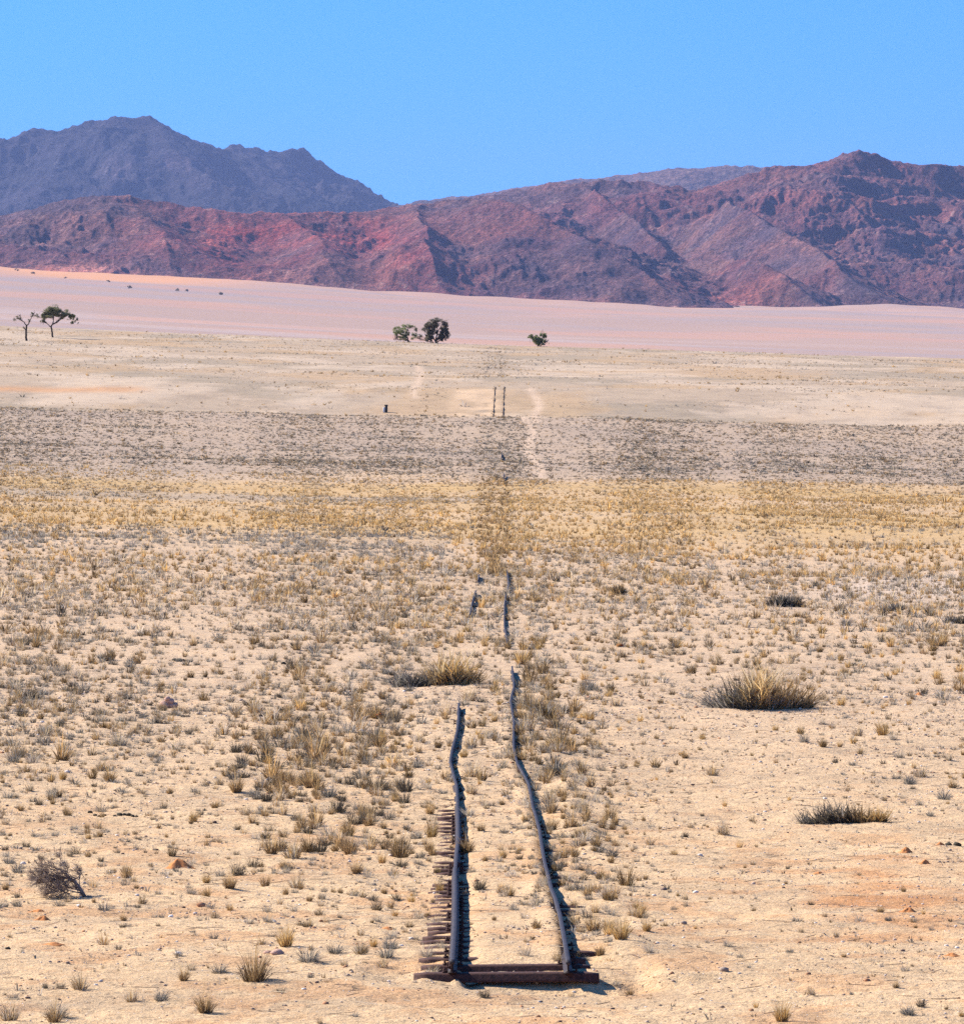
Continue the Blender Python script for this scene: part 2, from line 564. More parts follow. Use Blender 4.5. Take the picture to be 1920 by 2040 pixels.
def ground_colour(X, D, Z):
    Ds = np.maximum(D, 30)
    px, py = img(X, Ds, z_smooth(X, Ds))
    c = np.ones(X.shape + (3,)) * np.array((0.70, 0.495, 0.29))
    c = blend(c, smooth(60, 120, D), (0.65, 0.47, 0.305))
    # orange patches near right and left
    o = fbm(X / 1.3, D / 2.0, 4, 51)
    c = blend(c, smooth(0.05, 0.45, o) * 0.55 * (1 - smooth(60, 90, D)), (0.62, 0.35, 0.17))
    patch = np.exp(-((px - 1760) / 190) ** 2 - ((py - 1790) / 75) ** 2)
    c = blend(c, patch * (0.55 + 0.9 * o), (0.60, 0.31, 0.14))
    # pale pan on the right, 150 - 200 m away
    pan = smooth(1480, 1750, px) * np.exp(-((py - 1165) / 28) ** 2)
    c = blend(c, pan, (0.64, 0.50, 0.38))
    n1 = fbm(X / 40, D / 22, 4, 61)
    n2 = fbm(X / 30 + D / 130, D / 60, 6, 66, 0.62)
    # straw band
    tilt = 0.02 * (px - 960)
    yy = py - tilt
    straw = smooth(950, 985, yy + 14 * n1) * (1 - smooth(1050, 1110, yy + 20 * n1))
    c = blend(c, straw * (0.65 + 0.5 * n1), (0.60, 0.40, 0.18))
    grey = np.exp(-((yy - 997) / 9) ** 2) * (1 - smooth(900, 1100, px)) + np.exp(-((yy - 955) / 14) ** 2) * (1 - smooth(250, 600, px))
    c = blend(c, grey * 0.7, (0.44, 0.36, 0.29))
    dark = smooth(828, 834, yy) * (1 - smooth(930, 965, yy + 14 * n1)) * (D < 560)
    c = blend(c, dark * (0.85 + 0.3 * n2), (0.47, 0.36, 0.27))
    # pale slope beyond
    sl = smooth(535, 548, D) * (1 - smooth(1300, 2200, D))
    c = blend(c, sl, (0.50, 0.385, 0.275))
    c = blend(c, sl * smooth(0.0, 0.35, n2) * 0.6, (0.36, 0.295, 0.215))
    c = blend(c, sl * smooth(0.0, 0.5, fbm(X / 24 - D / 120, D / 60, 6, 71, 0.62)) * 0.5, (0.56, 0.37, 0.20))
    c = blend(c, sl * smooth(0.1, 0.5, fbm(X / 30, D / 50, 6, 75, 0.62)) * 0.6, (0.66, 0.52, 0.385))
    c = blend(c, sl * np.exp(-((yy - 793) / 5) ** 2) * (1 - smooth(240, 330, px)) * 0.8, (0.62, 0.33, 0.16))
    tc = np.interp(D, [120, 180, 350, 550, 900], [0.1, 0.3, 0.85, 1.8, 2.4])
    strip = np.exp(-((X - tc) / (0.004 * D)) ** 2) * (D > 150) * (D < 940)
    c = blend(c, strip * (0.20 + 0.4 * fbm(X / 1.5, D / 12, 3, 95)), (0.34, 0.26, 0.18))
    # bare embankment round the far track and the foot paths
    em = smooth(880, 925, px) * (1 - smooth(985, 1070, px)) * smooth(772, 780, py) * (1 - smooth(826, 830, py)) * (D > 535)
    c = blend(c, em * 1.0 * (1 - 0.6 * smooth(985, 1000, px)) * smooth(-0.5, 0.1, fbm(X / 3.0, D / 9.0, 3, 91)), (0.70, 0.50, 0.32))
    for pts, w in ((((1045, 835), (1060, 862), (1052, 900), (1085, 950)), 9), (((1062, 780), (1068, 800), (1070, 838)), 9), (((835, 728), (828, 790)), 7)):
        pts = np.array(pts, float)
        cx = np.interp(py, pts[:, 1], pts[:, 0])
        m = np.exp(-((px - cx - 5 * np.sin(py / 9)) / w) ** 2) * (py > pts[0, 1] - 4) * (py < pts[-1, 1] + 4) * (D < 700)
        c = blend(c, m * 0.9, (0.70, 0.52, 0.37))
    # the pink plain
    pl = smooth(1300, 2400, D)
    c = blend(c, pl, (0.49, 0.34, 0.27))
    c = blend(c, smooth(8300, 9300, D + 500 * fbm(X / 500, D / 900, 4, 83)), (0.58, 0.37, 0.27))
    lil = fbm(X / 1500 + D / 4000, D / 420, 4, 81)
    c = blend(c, pl * smooth(-0.15, 0.35, lil) * 0.75, (0.42, 0.335, 0.315))
    c = blend(c, pl * smooth(3000, 4200, D) * (1 - smooth(4800, 5600, D)) * smooth(0.0, 0.3, fbm(X / 1800, D / 260, 3, 85)) * 0.5, (0.60, 0.45, 0.38))
    c = blend(c, pl * smooth(0.1, 0.5, fbm(X / 700, D / 700, 4, 87)) * 0.6, (0.62, 0.35, 0.24))
    dune = np.exp(-((px - 200) / 260) ** 2) * smooth(7900, 9100, D)
    c = blend(c, dune * 1.4, (0.78, 0.40, 0.20))
    return c


def build_ground():
    rows = np.concatenate([np.linspace(-380, -20, 10), np.linspace(-15, 41.5, 60),
                           42 * np.exp(np.arange(0, 980) * 0.00105)])
    d = rows[-1]
    more = []
    while d < 33000:
        d *= 1.0042 if d < 1100 else 1.008
        more.append(d)
    rows = np.concatenate([rows, more])
    inner = np.linspace(-1.16, 1.16, 281)
    outer = np.linspace(0.04, 1, 22) ** 1.8
    R, C = len(rows), len(inner) + 2 * len(outer)
    D = np.repeat(rows[:, None], C, 1)
    half = 0.0944 * np.maximum(rows, 42)[:, None]
    Xi = inner[None, :] * half
    ext = outer[None, :] * (0.35 * np.maximum(rows, 0)[:, None] + 45)
    X = np.concatenate([(-1.16 * half - ext)[:, ::-1], Xi, 1.16 * half + ext], 1)
    Z = z_ground(X, D)
    V = np.stack([X, D, Z], -1).reshape(-1, 3)
    c = ground_colour(X, D, Z).reshape(-1, 3)
    i = np.arange(R * C).reshape(R, C)
    F = np.stack([i[:-1, :-1], i[:-1, 1:], i[1:, 1:], i[1:, :-1]], -1).reshape(-1, 4)
    me = mesh_np('ground', V, None, F, M_GROUND, c, True)
    link('ground', me, kind='structure')


build_ground()


# ------------------------------------------------------------------ hills and mountains
def ridge_pts(pts):
    """(px, py, distance, reach) -> world X, Y, Z, reach"""
    out = []
    for px, py, d, r in pts:
        p = at(px, py, d)
        out.append((p.x, p.y, p.z, r))
    return np.array(out)


def ridge_field(X, Y, base, ridges, power=1.25, k=22.0):
    acc = None
    for R in ridges:
        best = np.full(X.shape, -1e9)
        for a, b in zip(R[:-1], R[1:]):
            ab = b[:2] - a[:2]
            t = np.clip(((X - a[0]) * ab[0] + (Y - a[1]) * ab[1]) / (ab @ ab), 0, 1)
            dx, dy = X - a[0] - t * ab[0], Y - a[1] - t * ab[1]
            dist = np.sqrt(dx * dx + dy * dy)
            H = a[2] + t * (b[2] - a[2])
            r = a[3] + t * (b[3] - a[3])
            f = np.clip(1 - dist / r, 0, 1)
            f = f ** power
            best = np.maximum(best, base - 25 + (H - base + 25) * f)
        if acc is None:
            acc = best
        else:                                   # smooth maximum
            h = np.clip(0.5 + 0.5 * (acc - best) / k, 0, 1)
            acc = best * (1 - h) + acc * h + k * h * (1 - h) * 0.5
    return acc


def hill_mesh(name, x0, x1, d0, d1, ncol, nrow, ridges, mat, wl, amp, colfn, seed, power=1.25, warp=0.35, crest=0.14):
    u = np.linspace(x0, x1, ncol)
    rows = np.linspace(d0, d1, nrow)
    D = np.repeat(rows[:, None], ncol, 1)
    X = (u[None, :] - CX) / F_PX * D
    wx = warp * wl * fbm(X / wl, D / wl, 3, seed + 1)
    wy = warp * wl * fbm(X / wl + 9, D / wl, 3, seed + 2)
    base = z_smooth(X, D)
    rw = 26.0 * D / 10000.0 / (np.abs(wx).max() + 1e-6)
    h = ridge_field(X + wx * rw, D + wy * rw * 6, base, ridges, power)
    rel = np.clip((h - base + 25) / 200.0, 0, 1.6)
    r = ridged((X + wx) / wl, (D + wy) / wl * 0.8, 5, seed) - 0.95
    r2 = ridged((X + wy * .3) / (wl * 0.22), (D + wx * .3) / (wl * 0.22), 4, seed + 50) - 0.9
    r3 = ridged((X + wx * .2) / (wl * 0.065), (D - wy * .2) / (wl * 0.075), 3, seed + 70) - 0.8
    kn = np.abs(fbm(X / (wl * 0.055), D / (wl * 0.06), 3, seed + 90))
    # crests keep their traced line: the big folds fade out towards the top, the small crags stay
    top = np.full(X.shape, 1e9)
    for R in ridges:
        for a, b in zip(R[:-1], R[1:]):
            ab = b[:2] - a[:2]
            t = np.clip(((X - a[0]) * ab[0] + (D - a[1]) * ab[1]) / (ab @ ab), 0, 1)
            top = np.minimum(top, np.hypot(X - a[0] - t * ab[0], D - a[1] - t * ab[1]) / (a[3] + t * (b[3] - a[3])))
    big = crest + (1 - crest) * smooth(0.0, 0.35, top)
    Z = h + amp * np.sqrt(rel) * (big * r + 0.48 * (0.3 + 0.7 * big) * r2 + (0.25 + 0.75 * big) * 0.20 * r3 + 0.05 * kn)
    c = colfn(X, D, Z, rel)
    V = np.stack([X, D, Z], -1).reshape(-1, 3)
    i = np.arange(nrow * ncol).reshape(nrow, ncol)
    F = np.stack([i[:-1, :-1], i[:-1, 1:], i[1:, 1:], i[1:, :-1]], -1).reshape(-1, 4)
    me = mesh_np(name, V, None, F, mat, c.reshape(-1, 3), False)
    return link(name, me, kind='structure')


def col_front(X, D, Z, rel):
    px, py = img(X, D, Z)
    c = np.ones(X.shape + (3,))
    n = fbm(X / 260, D / 260, 4, 301)
    red = np.exp(-((px - 560 - 60 * n) / 260) ** 2 - ((py - 475) / 45) ** 2)
    c = blend(c, red * (0.8 + 0.8 * n), (2.1, 0.95, 0.8))
    c = blend(c, smooth(0.15, 0.4, fbm(X / 90, D / 160, 5, 305)) * 0.6, (1.6, 1.5, 1.4))
    c = blend(c, smooth(0.1, 0.4, fbm(X / 60, D / 130, 5, 306)) * 0.5, (0.6, 0.6, 0.68))
    c = blend(c, smooth(930, 1020, px) * (1 - smooth(1250, 1330, px)) * smooth(440, 480, py) * 0.6, (0.70, 0.72, 0.85))
    low = 1 - smooth(0.10, 0.24, rel)
    c = blend(c, low * 0.7 * smooth(-0.2, 0.3, n), (1.9, 1.7, 1.5))
    sand = np.exp(-((px - 545) / 75) ** 2 - ((py - 412) / 9) ** 2) + np.exp(-((px - 180) / 90) ** 2 - ((py - 540) / 12) ** 2)
    c = blend(c, sand, (3.2, 2.9, 2.2))
    return c


def col_far(X, D, Z, rel):
    px, py = img(X, D, Z)
    c = np.ones(X.shape + (3,))
    n = fbm(X / 300, D / 400, 4, 311)
    pale = np.exp(-((px - 300) / 90) ** 2 - ((py - 335) / 22) ** 2)
    c = blend(c, pale * smooth(0.05, 0.4, fbm(X / 160, D / 300, 4, 313)) * 1.0, (3.2, 2.7, 2.3))
    return c


R1 = ridge_pts([(-200, 470, 10600, 900), (0, 432, 10500, 900), (60, 416, 10500, 950), (120, 402, 10500, 950), (180, 392, 10500, 950),
                (225, 388, 10500, 950), (300, 397, 10500, 950), (400, 414, 10500, 900), (500, 424, 10500, 900), (600, 424, 10600, 1000),
                (700, 426, 10700, 1100), (770, 418, 10700, 1100), (840, 408, 10700, 1150), (910, 398, 10700, 1150), (1000, 400, 10400, 900),
                (1090, 438, 10150, 620), (1200, 488, 9900, 420), (1290, 538, 9750, 300), (1330, 575, 9650, 200)])
R1b = ridge_pts([(840, 410, 10650, 700), (850, 455, 10150, 450), (870, 515, 9850, 300), (880, 570, 9700, 200)])
R1c = ridge_pts([(260, 395, 10500, 700), (330, 470, 10150, 500), (360, 545, 9900, 300)])
R1d = ridge_pts([(560, 425, 10550, 700), (640, 490, 10100, 500), (690, 560, 9800, 320)])
R2 = ridge_pts([(880, 400, 12400, 1300), (960, 392, 12300, 1400), (1010, 382, 12200, 1400), (1100, 368, 12100, 1500), (1160, 360, 12000, 1500),
                (1290, 360, 12000, 1500), (1395, 383, 12000, 1500), (1440, 372, 12000, 1500), (1480, 357, 12000, 1600),
                (1530, 334, 12000, 1700), (1600, 330, 12000, 1750), (1660, 318, 12000, 1800), (1712, 300, 12000, 1800), (1745, 306, 12000, 1800),
                (1795, 326, 12000, 1800), (1850, 326, 12000, 1800), (1920, 330, 12000, 1800), (2020, 345, 12000, 1800), (2200, 380, 12000, 1700)])
R2b = ridge_pts([(1450, 400, 11500, 600), (1560, 462, 10900, 450), (1620, 500, 10600, 380), (1700, 560, 10200, 280), (1775, 606, 10000, 200)])
R2c = ridge_pts([(1380, 520, 10700, 400), (1490, 518, 10250, 350), (1560, 560, 10050, 270), (1620, 608, 9900, 180)])
R2d = ridge_pts([(1720, 310, 11900, 700), (1760, 400, 11300, 500), (1830, 490, 10700, 400), (1880, 580, 10300, 280)])
R2e = ridge_pts([(1170, 370, 11900, 600), (1250, 430, 11500, 450), (1330, 500, 11100, 350)])
hill_mesh('hills', -140, 2060, 9200, 12900, 1180, 620, [R1, R1b, R1c, R1d, R2, R2b, R2c, R2e], M_HILL, 420.0, 27.0, col_front, 400, 1.8)

A = ridge_pts([(-300, 330, 22000, 1500), (-60, 300, 22000, 1500), (0, 290, 22000, 1500), (18, 298, 22000, 1500), (60, 276, 22000, 1500), (110, 268, 22000, 1500),
               (150, 264, 22000, 1500), (185, 248, 22000, 1500), (230, 235, 22000, 1500), (290, 232, 22000, 1500), (315, 238, 22000, 1500),
               (355, 262, 22000, 1500), (400, 290, 22000, 1300), (430, 300, 22300, 1300), (455, 288, 22600, 1150), (480, 290, 22600, 1150), (505, 298, 22800, 1100),
               (540, 294, 23000, 1050), (585, 291, 23000, 1050), (612, 300, 23000, 1000), (640, 328, 23000, 950), (670, 354, 23000, 900),
               (705, 380, 23000, 900), (740, 405, 23000, 900), (775, 425, 23000, 850), (850, 460, 23000, 850)])
A2 = ridge_pts([(300, 240, 22000, 1500), (350, 300, 21300, 1100), (420, 370, 20700, 900)])
A3 = ridge_pts([(470, 292, 22600, 1400), (520, 350, 21800, 1000), (600, 400, 21000, 800)])
A4 = ridge_pts([(150, 266, 22000, 1500), (120, 330, 21300, 1100), (60, 400, 20700, 900)])
hill_mesh('mountain', -200, 1000, 19600, 24400, 620, 330, [A, A2, A3, A4], M_FAR, 1300.0, 75.0, col_far, 500, 1.0)
B = ridge_pts([(820, 440, 20000, 2200), (960, 394, 20000, 2200), (1010, 380, 20000, 2200), (1075, 366, 20000, 2200), (1150, 353, 20000, 2200), (1250, 347, 20000, 2200),
               (1330, 338, 20000, 2200), (1410, 331, 20000, 2200), (1500, 329, 20000, 2200), (1570, 331, 20000, 2200), (1700, 345, 20000, 2200), (2100, 420, 20000, 2200)])
hill_mesh('mountain_ridge', 780, 2100, 18400, 21200, 560, 180, [B], M_FAR2, 900.0, 30.0, col_far, 600, 1.0)

# ------------------------------------------------------------------ the railway
def rail_mesh(P, seed=0):
    """I-shaped rail swept along the head line P (N, 3); P is the top of the head"""
    P = np.asarray(P, float)
    # resample
    seg = np.r_[0, np.cumsum(np.linalg.norm(np.diff(P, axis=0), axis=1))]
    n = max(4, int(seg[-1] / 0.25))
    s = np.linspace(0, seg[-1], n)
    Q = np.stack([np.interp(s, seg, P[:, k]) for k in range(3)], 1)
    hw, w, fw, H = 0.0215, 0.007, 0.042, RAIL_H
    prof = [(-hw, -0.006), (-hw + 0.006, 0), (hw - 0.006, 0), (hw, -0.006), (hw, -0.026), (w, -0.036), (w, -H + 0.020),
            (fw, -H + 0.009), (fw, -H), (-fw, -H), (-fw, -H + 0.009), (-w, -H + 0.020), (-w, -0.036), (-hw, -0.026)]
    T = np.gradient(Q[:, :2], axis=0)
    T /= np.linalg.norm(T, axis=1)[:, None]
    S = np.stack([T[:, 1], -T[:, 0]], 1)
    m = len(prof)
    V = np.zeros((n, m, 3))
    for j, (a, h) in enumerate(prof):
        V[:, j, :2] = Q[:, :2] + S * a
        V[:, j, 2] = Q[:, 2] + h
    cc = np.array([(1, 1, 1) if h > -0.03 else (0.62, 0.36, 0.30) for _, h in prof])
    F = [(i * m + j, i * m + (j + 1) % m, (i + 1) * m + (j + 1) % m, (i + 1) * m + j) for i in range(n - 1) for j in range(m)]
    B = Build()
    F3 = []
    V = V.reshape(-1, 3)
    for base, rev in ((0, True), ((n - 1) * m, False)):
        quads = [(0, 1, 2), (0, 2, 3), (0, 3, 13), (3, 4, 13), (4, 5, 13), (5, 12, 13), (5, 6, 12), (6, 11, 12), (6, 7, 11), (7, 10, 11), (7, 8, 10), (8, 9, 10)]
        for q in quads:
            q = [base + t for t in q]
            F3.append(q[::-1] if rev else q)
    B.add(V, F3, F, np.tile(cc, (n, 1)))
    return B


def sleeper_build(L):
    """steel trough sleeper lying along X, origin at the middle of its top"""
    B = Build()
    top, bot, h, t = 0.060, 0.105, SLEEPER_T, 0.008
    nx = 15
    xs = np.linspace(-L / 2, L / 2, nx)
    prof = [(-bot, -h), (-bot + 0.012, -h + 0.012), (-top - 0.006, -0.012), (-top + 0.008, 0), (top - 0.008, 0), (top + 0.006, -0.012), (bot - 0.012, -h + 0.012), (bot, -h)]
    inner = [(b_ * 0.90, z - t) for b_, z in prof[::-1]]
    ring = prof + inner
    m = len(ring)
    V = []
    for x in xs:
        e = smooth(L / 2 - 0.08, L / 2, np.array(abs(x)))
        for y, z in ring:
            V.append((x, y * (1 - 0.18 * e), z - 0.012 * e + 0.004 * math.sin(x * 3)))
    F = [(i * m + j, (i + 1) * m + j, (i + 1) * m + (j + 1) % m, i * m + (j + 1) % m) for i in range(nx - 1) for j in range(m)]
    # turned-down closed ends
    k = len(prof)
    for base, rev in ((0, False), ((nx - 1) * m, True)):
        f = [tuple(base + q for q in (j, j + 1, k - 2 - j, k - 1 - j)) for j in range(3)]
        F += [q[::-1] if rev else q for q in f]
    B.add(V, None, F)
    return B


def clip_build():
    B = Build()
    B.box((-0.024, -0.022, 0.0), (0.024, 0.022, 0.010))
    B.box((-0.012, -0.016, 0.010), (0.028, 0.016, 0.018))
    a = np.arange(6) / 6 * 2 * np.pi
    ring = lambda r, z: [(r * math.cos(t) - 0.006, r * math.sin(t), z) for t in a]
    V = ring(0.012, 0.018) + ring(0.012, 0.030) + ring(0.006, 0.030) + ring(0.006, 0.042)
    F = [(k * 6 + j, k * 6 + (j + 1) % 6, (k + 1) * 6 + (j + 1) % 6, (k + 1) * 6 + j) for k in range(3) for j in range(6)]
    F3 = [(18, 18 + j, 18 + j + 1) for j in range(1, 5)]
    B.add(V, F3, F)
    return B


def fishplate_build():
    B = Build()
    B.box((-0.012, -0.23, -0.036), (0.004, 0.23, 0.036))
    for y in (-0.16, -0.055, 0.055, 0.16):
        B.box((0.004, y - 0.016, -0.016), (0.022, y + 0.016, 0.016))
        B.box((0.022, y - 0.008, -0.008), (0.040, y + 0.008, 0.008))
    return B


def clip_range(P, d0, d1):
    P = np.asarray(P)
    d = np.concatenate([[d0], P[(P[:, 1] > d0) & (P[:, 1] < d1), 1], [d1]])
    return np.stack([np.interp(d, P[:, 1], P[:, 0]), d, np.interp(d, P[:, 1], P[:, 2])], 1)


def build_track():
    tr = empty('railway_track', at(1015, 1935, 48.0), category='railway track',
               label='rusty narrow gauge track with buckled rails, open end nearest the camera, sleepers buried in sand')
    inv = -Vector(tr.location)
    for P in (LN, RN):
        o = link('rail', rail_mesh(P).mesh('rail', M_RAIL), tr, inv)
    sl_me = [sleeper_build(L).mesh('sleeper', M_RUST) for L in (1.64, 1.70, 1.58)]
    cl_me = clip_build().mesh('clip', M_RUST)
    rg = random.Random(3)
    d = END + 0.10
    k = 0
    while d < 100 and k < 96:
        a, b = float(lx(d)), float(rx(d))
        mid = (a + b) / 2
        xm = mid + (rg.uniform(-0.07, 0.05) if k > 2 else (-0.035, -0.04, -0.07)[k])
        yaw = rg.uniform(-0.02, 0.02)
        g = b - a
        z = float(z_smooth(np.array(mid), np.array(d))) + HEAD - RAIL_H + 0.001
        s = link('sleeper', sl_me[rg.randrange(3) if k else 1], tr, (xm + inv.x, d + inv.y, z + inv.z - 0.002))
        s.rotation_euler = (rg.uniform(-0.03, 0.03), 0, yaw)
        for rxx, sg in ((a, 1), (b, -1)):
            for side in (-1, 1):
                if rg.random() < 0.3:
                    continue
                c = link('clip', cl_me, s, (rxx - xm + side * 0.070, rg.uniform(-0.01, 0.01), 0.001))
                c.rotation_euler = (0, 0, (0 if side < 0 else math.pi) + rg.uniform(-0.15, 0.15))
        d += rg.uniform(0.66, 0.74)
        k += 1
    fp = fishplate_build().mesh('fishplate', M_RUST)
    for P, dd, side in ((LN, END + 0.24, -1), (LN, 62.6, -1), (LN, 62.6, 1), (RN, 63.4, -1), (RN, 63.4, 1), (LN, 79.5, 1), (RN, 82.0, -1)):
        x = np.interp(dd, P[:, 1], P[:, 0])
        z = np.interp(dd, P[:, 1], P[:, 2]) - 0.058
        f = link('fishplate', fp, tr, Vector((x + side * 0.013, dd, z)) + inv)
        sl = (np.interp(dd + .3, P[:, 1], P[:, 0]) - np.interp(dd - .3, P[:, 1], P[:, 0])) / 0.6
        f.rotation_euler = (0, 0, (0 if side > 0 else math.pi) - math.atan(sl))
    # the stretch further on, half buried
    mids = [[(936, 1224), (937.5, 1215), (939, 1206), (942, 1194), (944.5, 1184), (948, 1176)], [(952.3, 1155), (954.7, 1144)],
            [(1009.5, 1284), (1009, 1275), (1007, 1257), (1004.6, 1246), (1004.6, 1222), (1004.6, 1206), (1007, 1187), (1011, 1174), (1012.7, 1160), (1011, 1144), (1010, 1136)]]
    m2 = empty('railway_track', at(970, 1284, 135), category='railway track',
               label='short far stretch of dark bent rails half buried among grey tufts, beyond the near track')
    for p in mids:
        link('rail', rail_mesh(trace(p, 0.10)).mesh('rail', M_RAIL), m2, -Vector(m2.location))
    # the track climbing the far embankment
    m3 = empty('railway_track', at(992, 828, 546), category='railway track',
               label='distant track running up the sandy embankment beyond the grey scrub')
    dd = np.linspace(543, 592, 14)
    zz = lambda x, y: float(z_ground(np.array(x), np.array(y)))
    for x0 in (-0.53, 0.53):
        xs = np.interp(dd, [543, 560, 592], [(992 - CX) / F_PX * 543, (993 - CX) / F_PX * 560, (995.5 - CX) / F_PX * 592]) + x0
        P = np.array([(x, y, zz(x, y) + 0.075 + 0.035 * math.sin(y * 0.9 + x0 * 3)) for x, y in zip(xs, dd)])
        link('rail', rail_mesh(P).mesh('rail', M_RAIL), m3, -Vector(m3.location))
    # two buried ends showing in the grey scrub
    m4 = empty('railway_track', at(1001, 935, 400), category='railway track',
               label='short pieces of rail just showing through the grey scrub below the embankment')
    for p in ([(1000, 902), (998.5, 912)], [(1004, 942), (1003, 954)]):
        link('rail', rail_mesh(trace(p, 0.15)).mesh('rail', M_RAIL), m4, -Vector(m4.location))


build_track()


# ------------------------------------------------------------------ grass
GREY = [(0.56, 0.48, 0.38), (0.47, 0.40, 0.325), (0.62, 0.53, 0.42), (0.36, 0.305, 0.25)]
SLATE = [(0.18, 0.17, 0.135), (0.30, 0.27, 0.23), (0.11, 0.10, 0.09), (0.38, 0.34, 0.285)]
GOLD = [(0.66, 0.43, 0.15), (0.72, 0.50, 0.22), (0.54, 0.32, 0.11), (0.50, 0.37, 0.20)]
BROWN = [(0.24, 0.15, 0.07), (0.36, 0.24, 0.12), (0.11, 0.08, 0.05), (0.46, 0.31, 0.15)]
DARK = [(0.085, 0.072, 0.055), (0.14, 0.115, 0.08), (0.055, 0.048, 0.042), (0.21, 0.165, 0.11)]
STRAW = [(0.66, 0.50, 0.28), (0.58, 0.42, 0.20), (0.70, 0.56, 0.34)]


def tuft(rg, n, width, pal, lean=(0.1, 1.1), droop=0.25, base=0.22, hvar=0.35, bias=0.0, pal2=None, top=0):
    """blades of dry grass, unit height and about unit half width; returns V, F3, F4, C.
    top: number of taller stalks in pal2"""
    V, F3, F4, C = [], [], [], []
    k = 0
    for i in range(n + top):
        stalk = i >= n
        az = rg.random() * 2 * math.pi
        r0 = base * math.sqrt(rg.random()) * (0.6 if stalk else 1)
        ln = lean[0] + (lean[1] - lean[0]) * rg.random() ** 0.7
        if stalk:
            ln *= 0.35
        L = (1 - hvar * rg.random()) * (1.5 if stalk else 1.0) * (1.0 - 0.25 * ln)
        dx, dy = math.cos(az + rg.normal(0, 0.5)), math.sin(az + rg.normal(0, 0.5))
        p0 = np.array([r0 * math.cos(az), r0 * math.sin(az), -0.06])
        out = np.array([dx * math.sin(ln) + bias, dy * math.sin(ln), math.cos(ln)])
        p1 = p0 + out * L * 0.55
        out2 = out + np.array([dx * droop, dy * droop, -droop * 0.8])
        p2 = p1 + out2 / np.linalg.norm(out2) * L * 0.5
        sa = rg.random() * math.pi
        s = np.array([math.cos(sa), math.sin(sa) * 0.5, 0]) * width * (0.6 if stalk else 1.0) * (0.7 + 0.6 * rg.random())
        V += [p0 - s, p0 + s, p1 + s * 0.8, p1 - s * 0.8, p2]
        F4.append((k, k + 1, k + 2, k + 3))
        F3.append((k + 3, k + 2, k + 4))
        pp = pal2 if (stalk and pal2) else pal
        c = np.array(pp[rg.integers(len(pp))]) * (0.8 + 0.4 * rg.random())
        C += [c] * 5
        k += 5
    return np.array(V), np.array(F3), np.array(F4), np.array(C)


KIND = {   # palette, lean, droop, base, hvar, second palette
    'grey': (GREY + SLATE[:1], (0.1, 1.4), 0.40, 0.30, 0.35, STRAW),
    'slate': (SLATE, (0.1, 1.35), 0.35, 0.30, 0.35, GREY),
    'gold': (GOLD + BROWN[:1], (0.05, 0.95), 0.3, 0.26, 0.5, STRAW),
    'brown': (BROWN, (0.05, 0.95), 0.25, 0.26, 0.45, GOLD),
    'dark': (DARK, (0.1, 1.2), 0.3, 0.30, 0.4, BROWN),
    'mix': (GREY + BROWN + GOLD[2:], (0.05, 1.15), 0.35, 0.30, 0.45, STRAW),
    'pale': ([(0.62, 0.54, 0.44), (0.55, 0.47, 0.37), (0.48, 0.42, 0.36)], (0.1, 1.2), 0.4, 0.2, 0.4, STRAW),
}


def make_kind(rg, kind, n, width):
    pal, lean, droop, base, hv, p2 = KIND[kind]
    return tuft(rg, n, width, pal, lean, droop, base, hv, rg.normal(0, 0.05), p2, int(n * (0.08 if kind in ('grey', 'mix', 'brown', 'gold') else 0.03)))


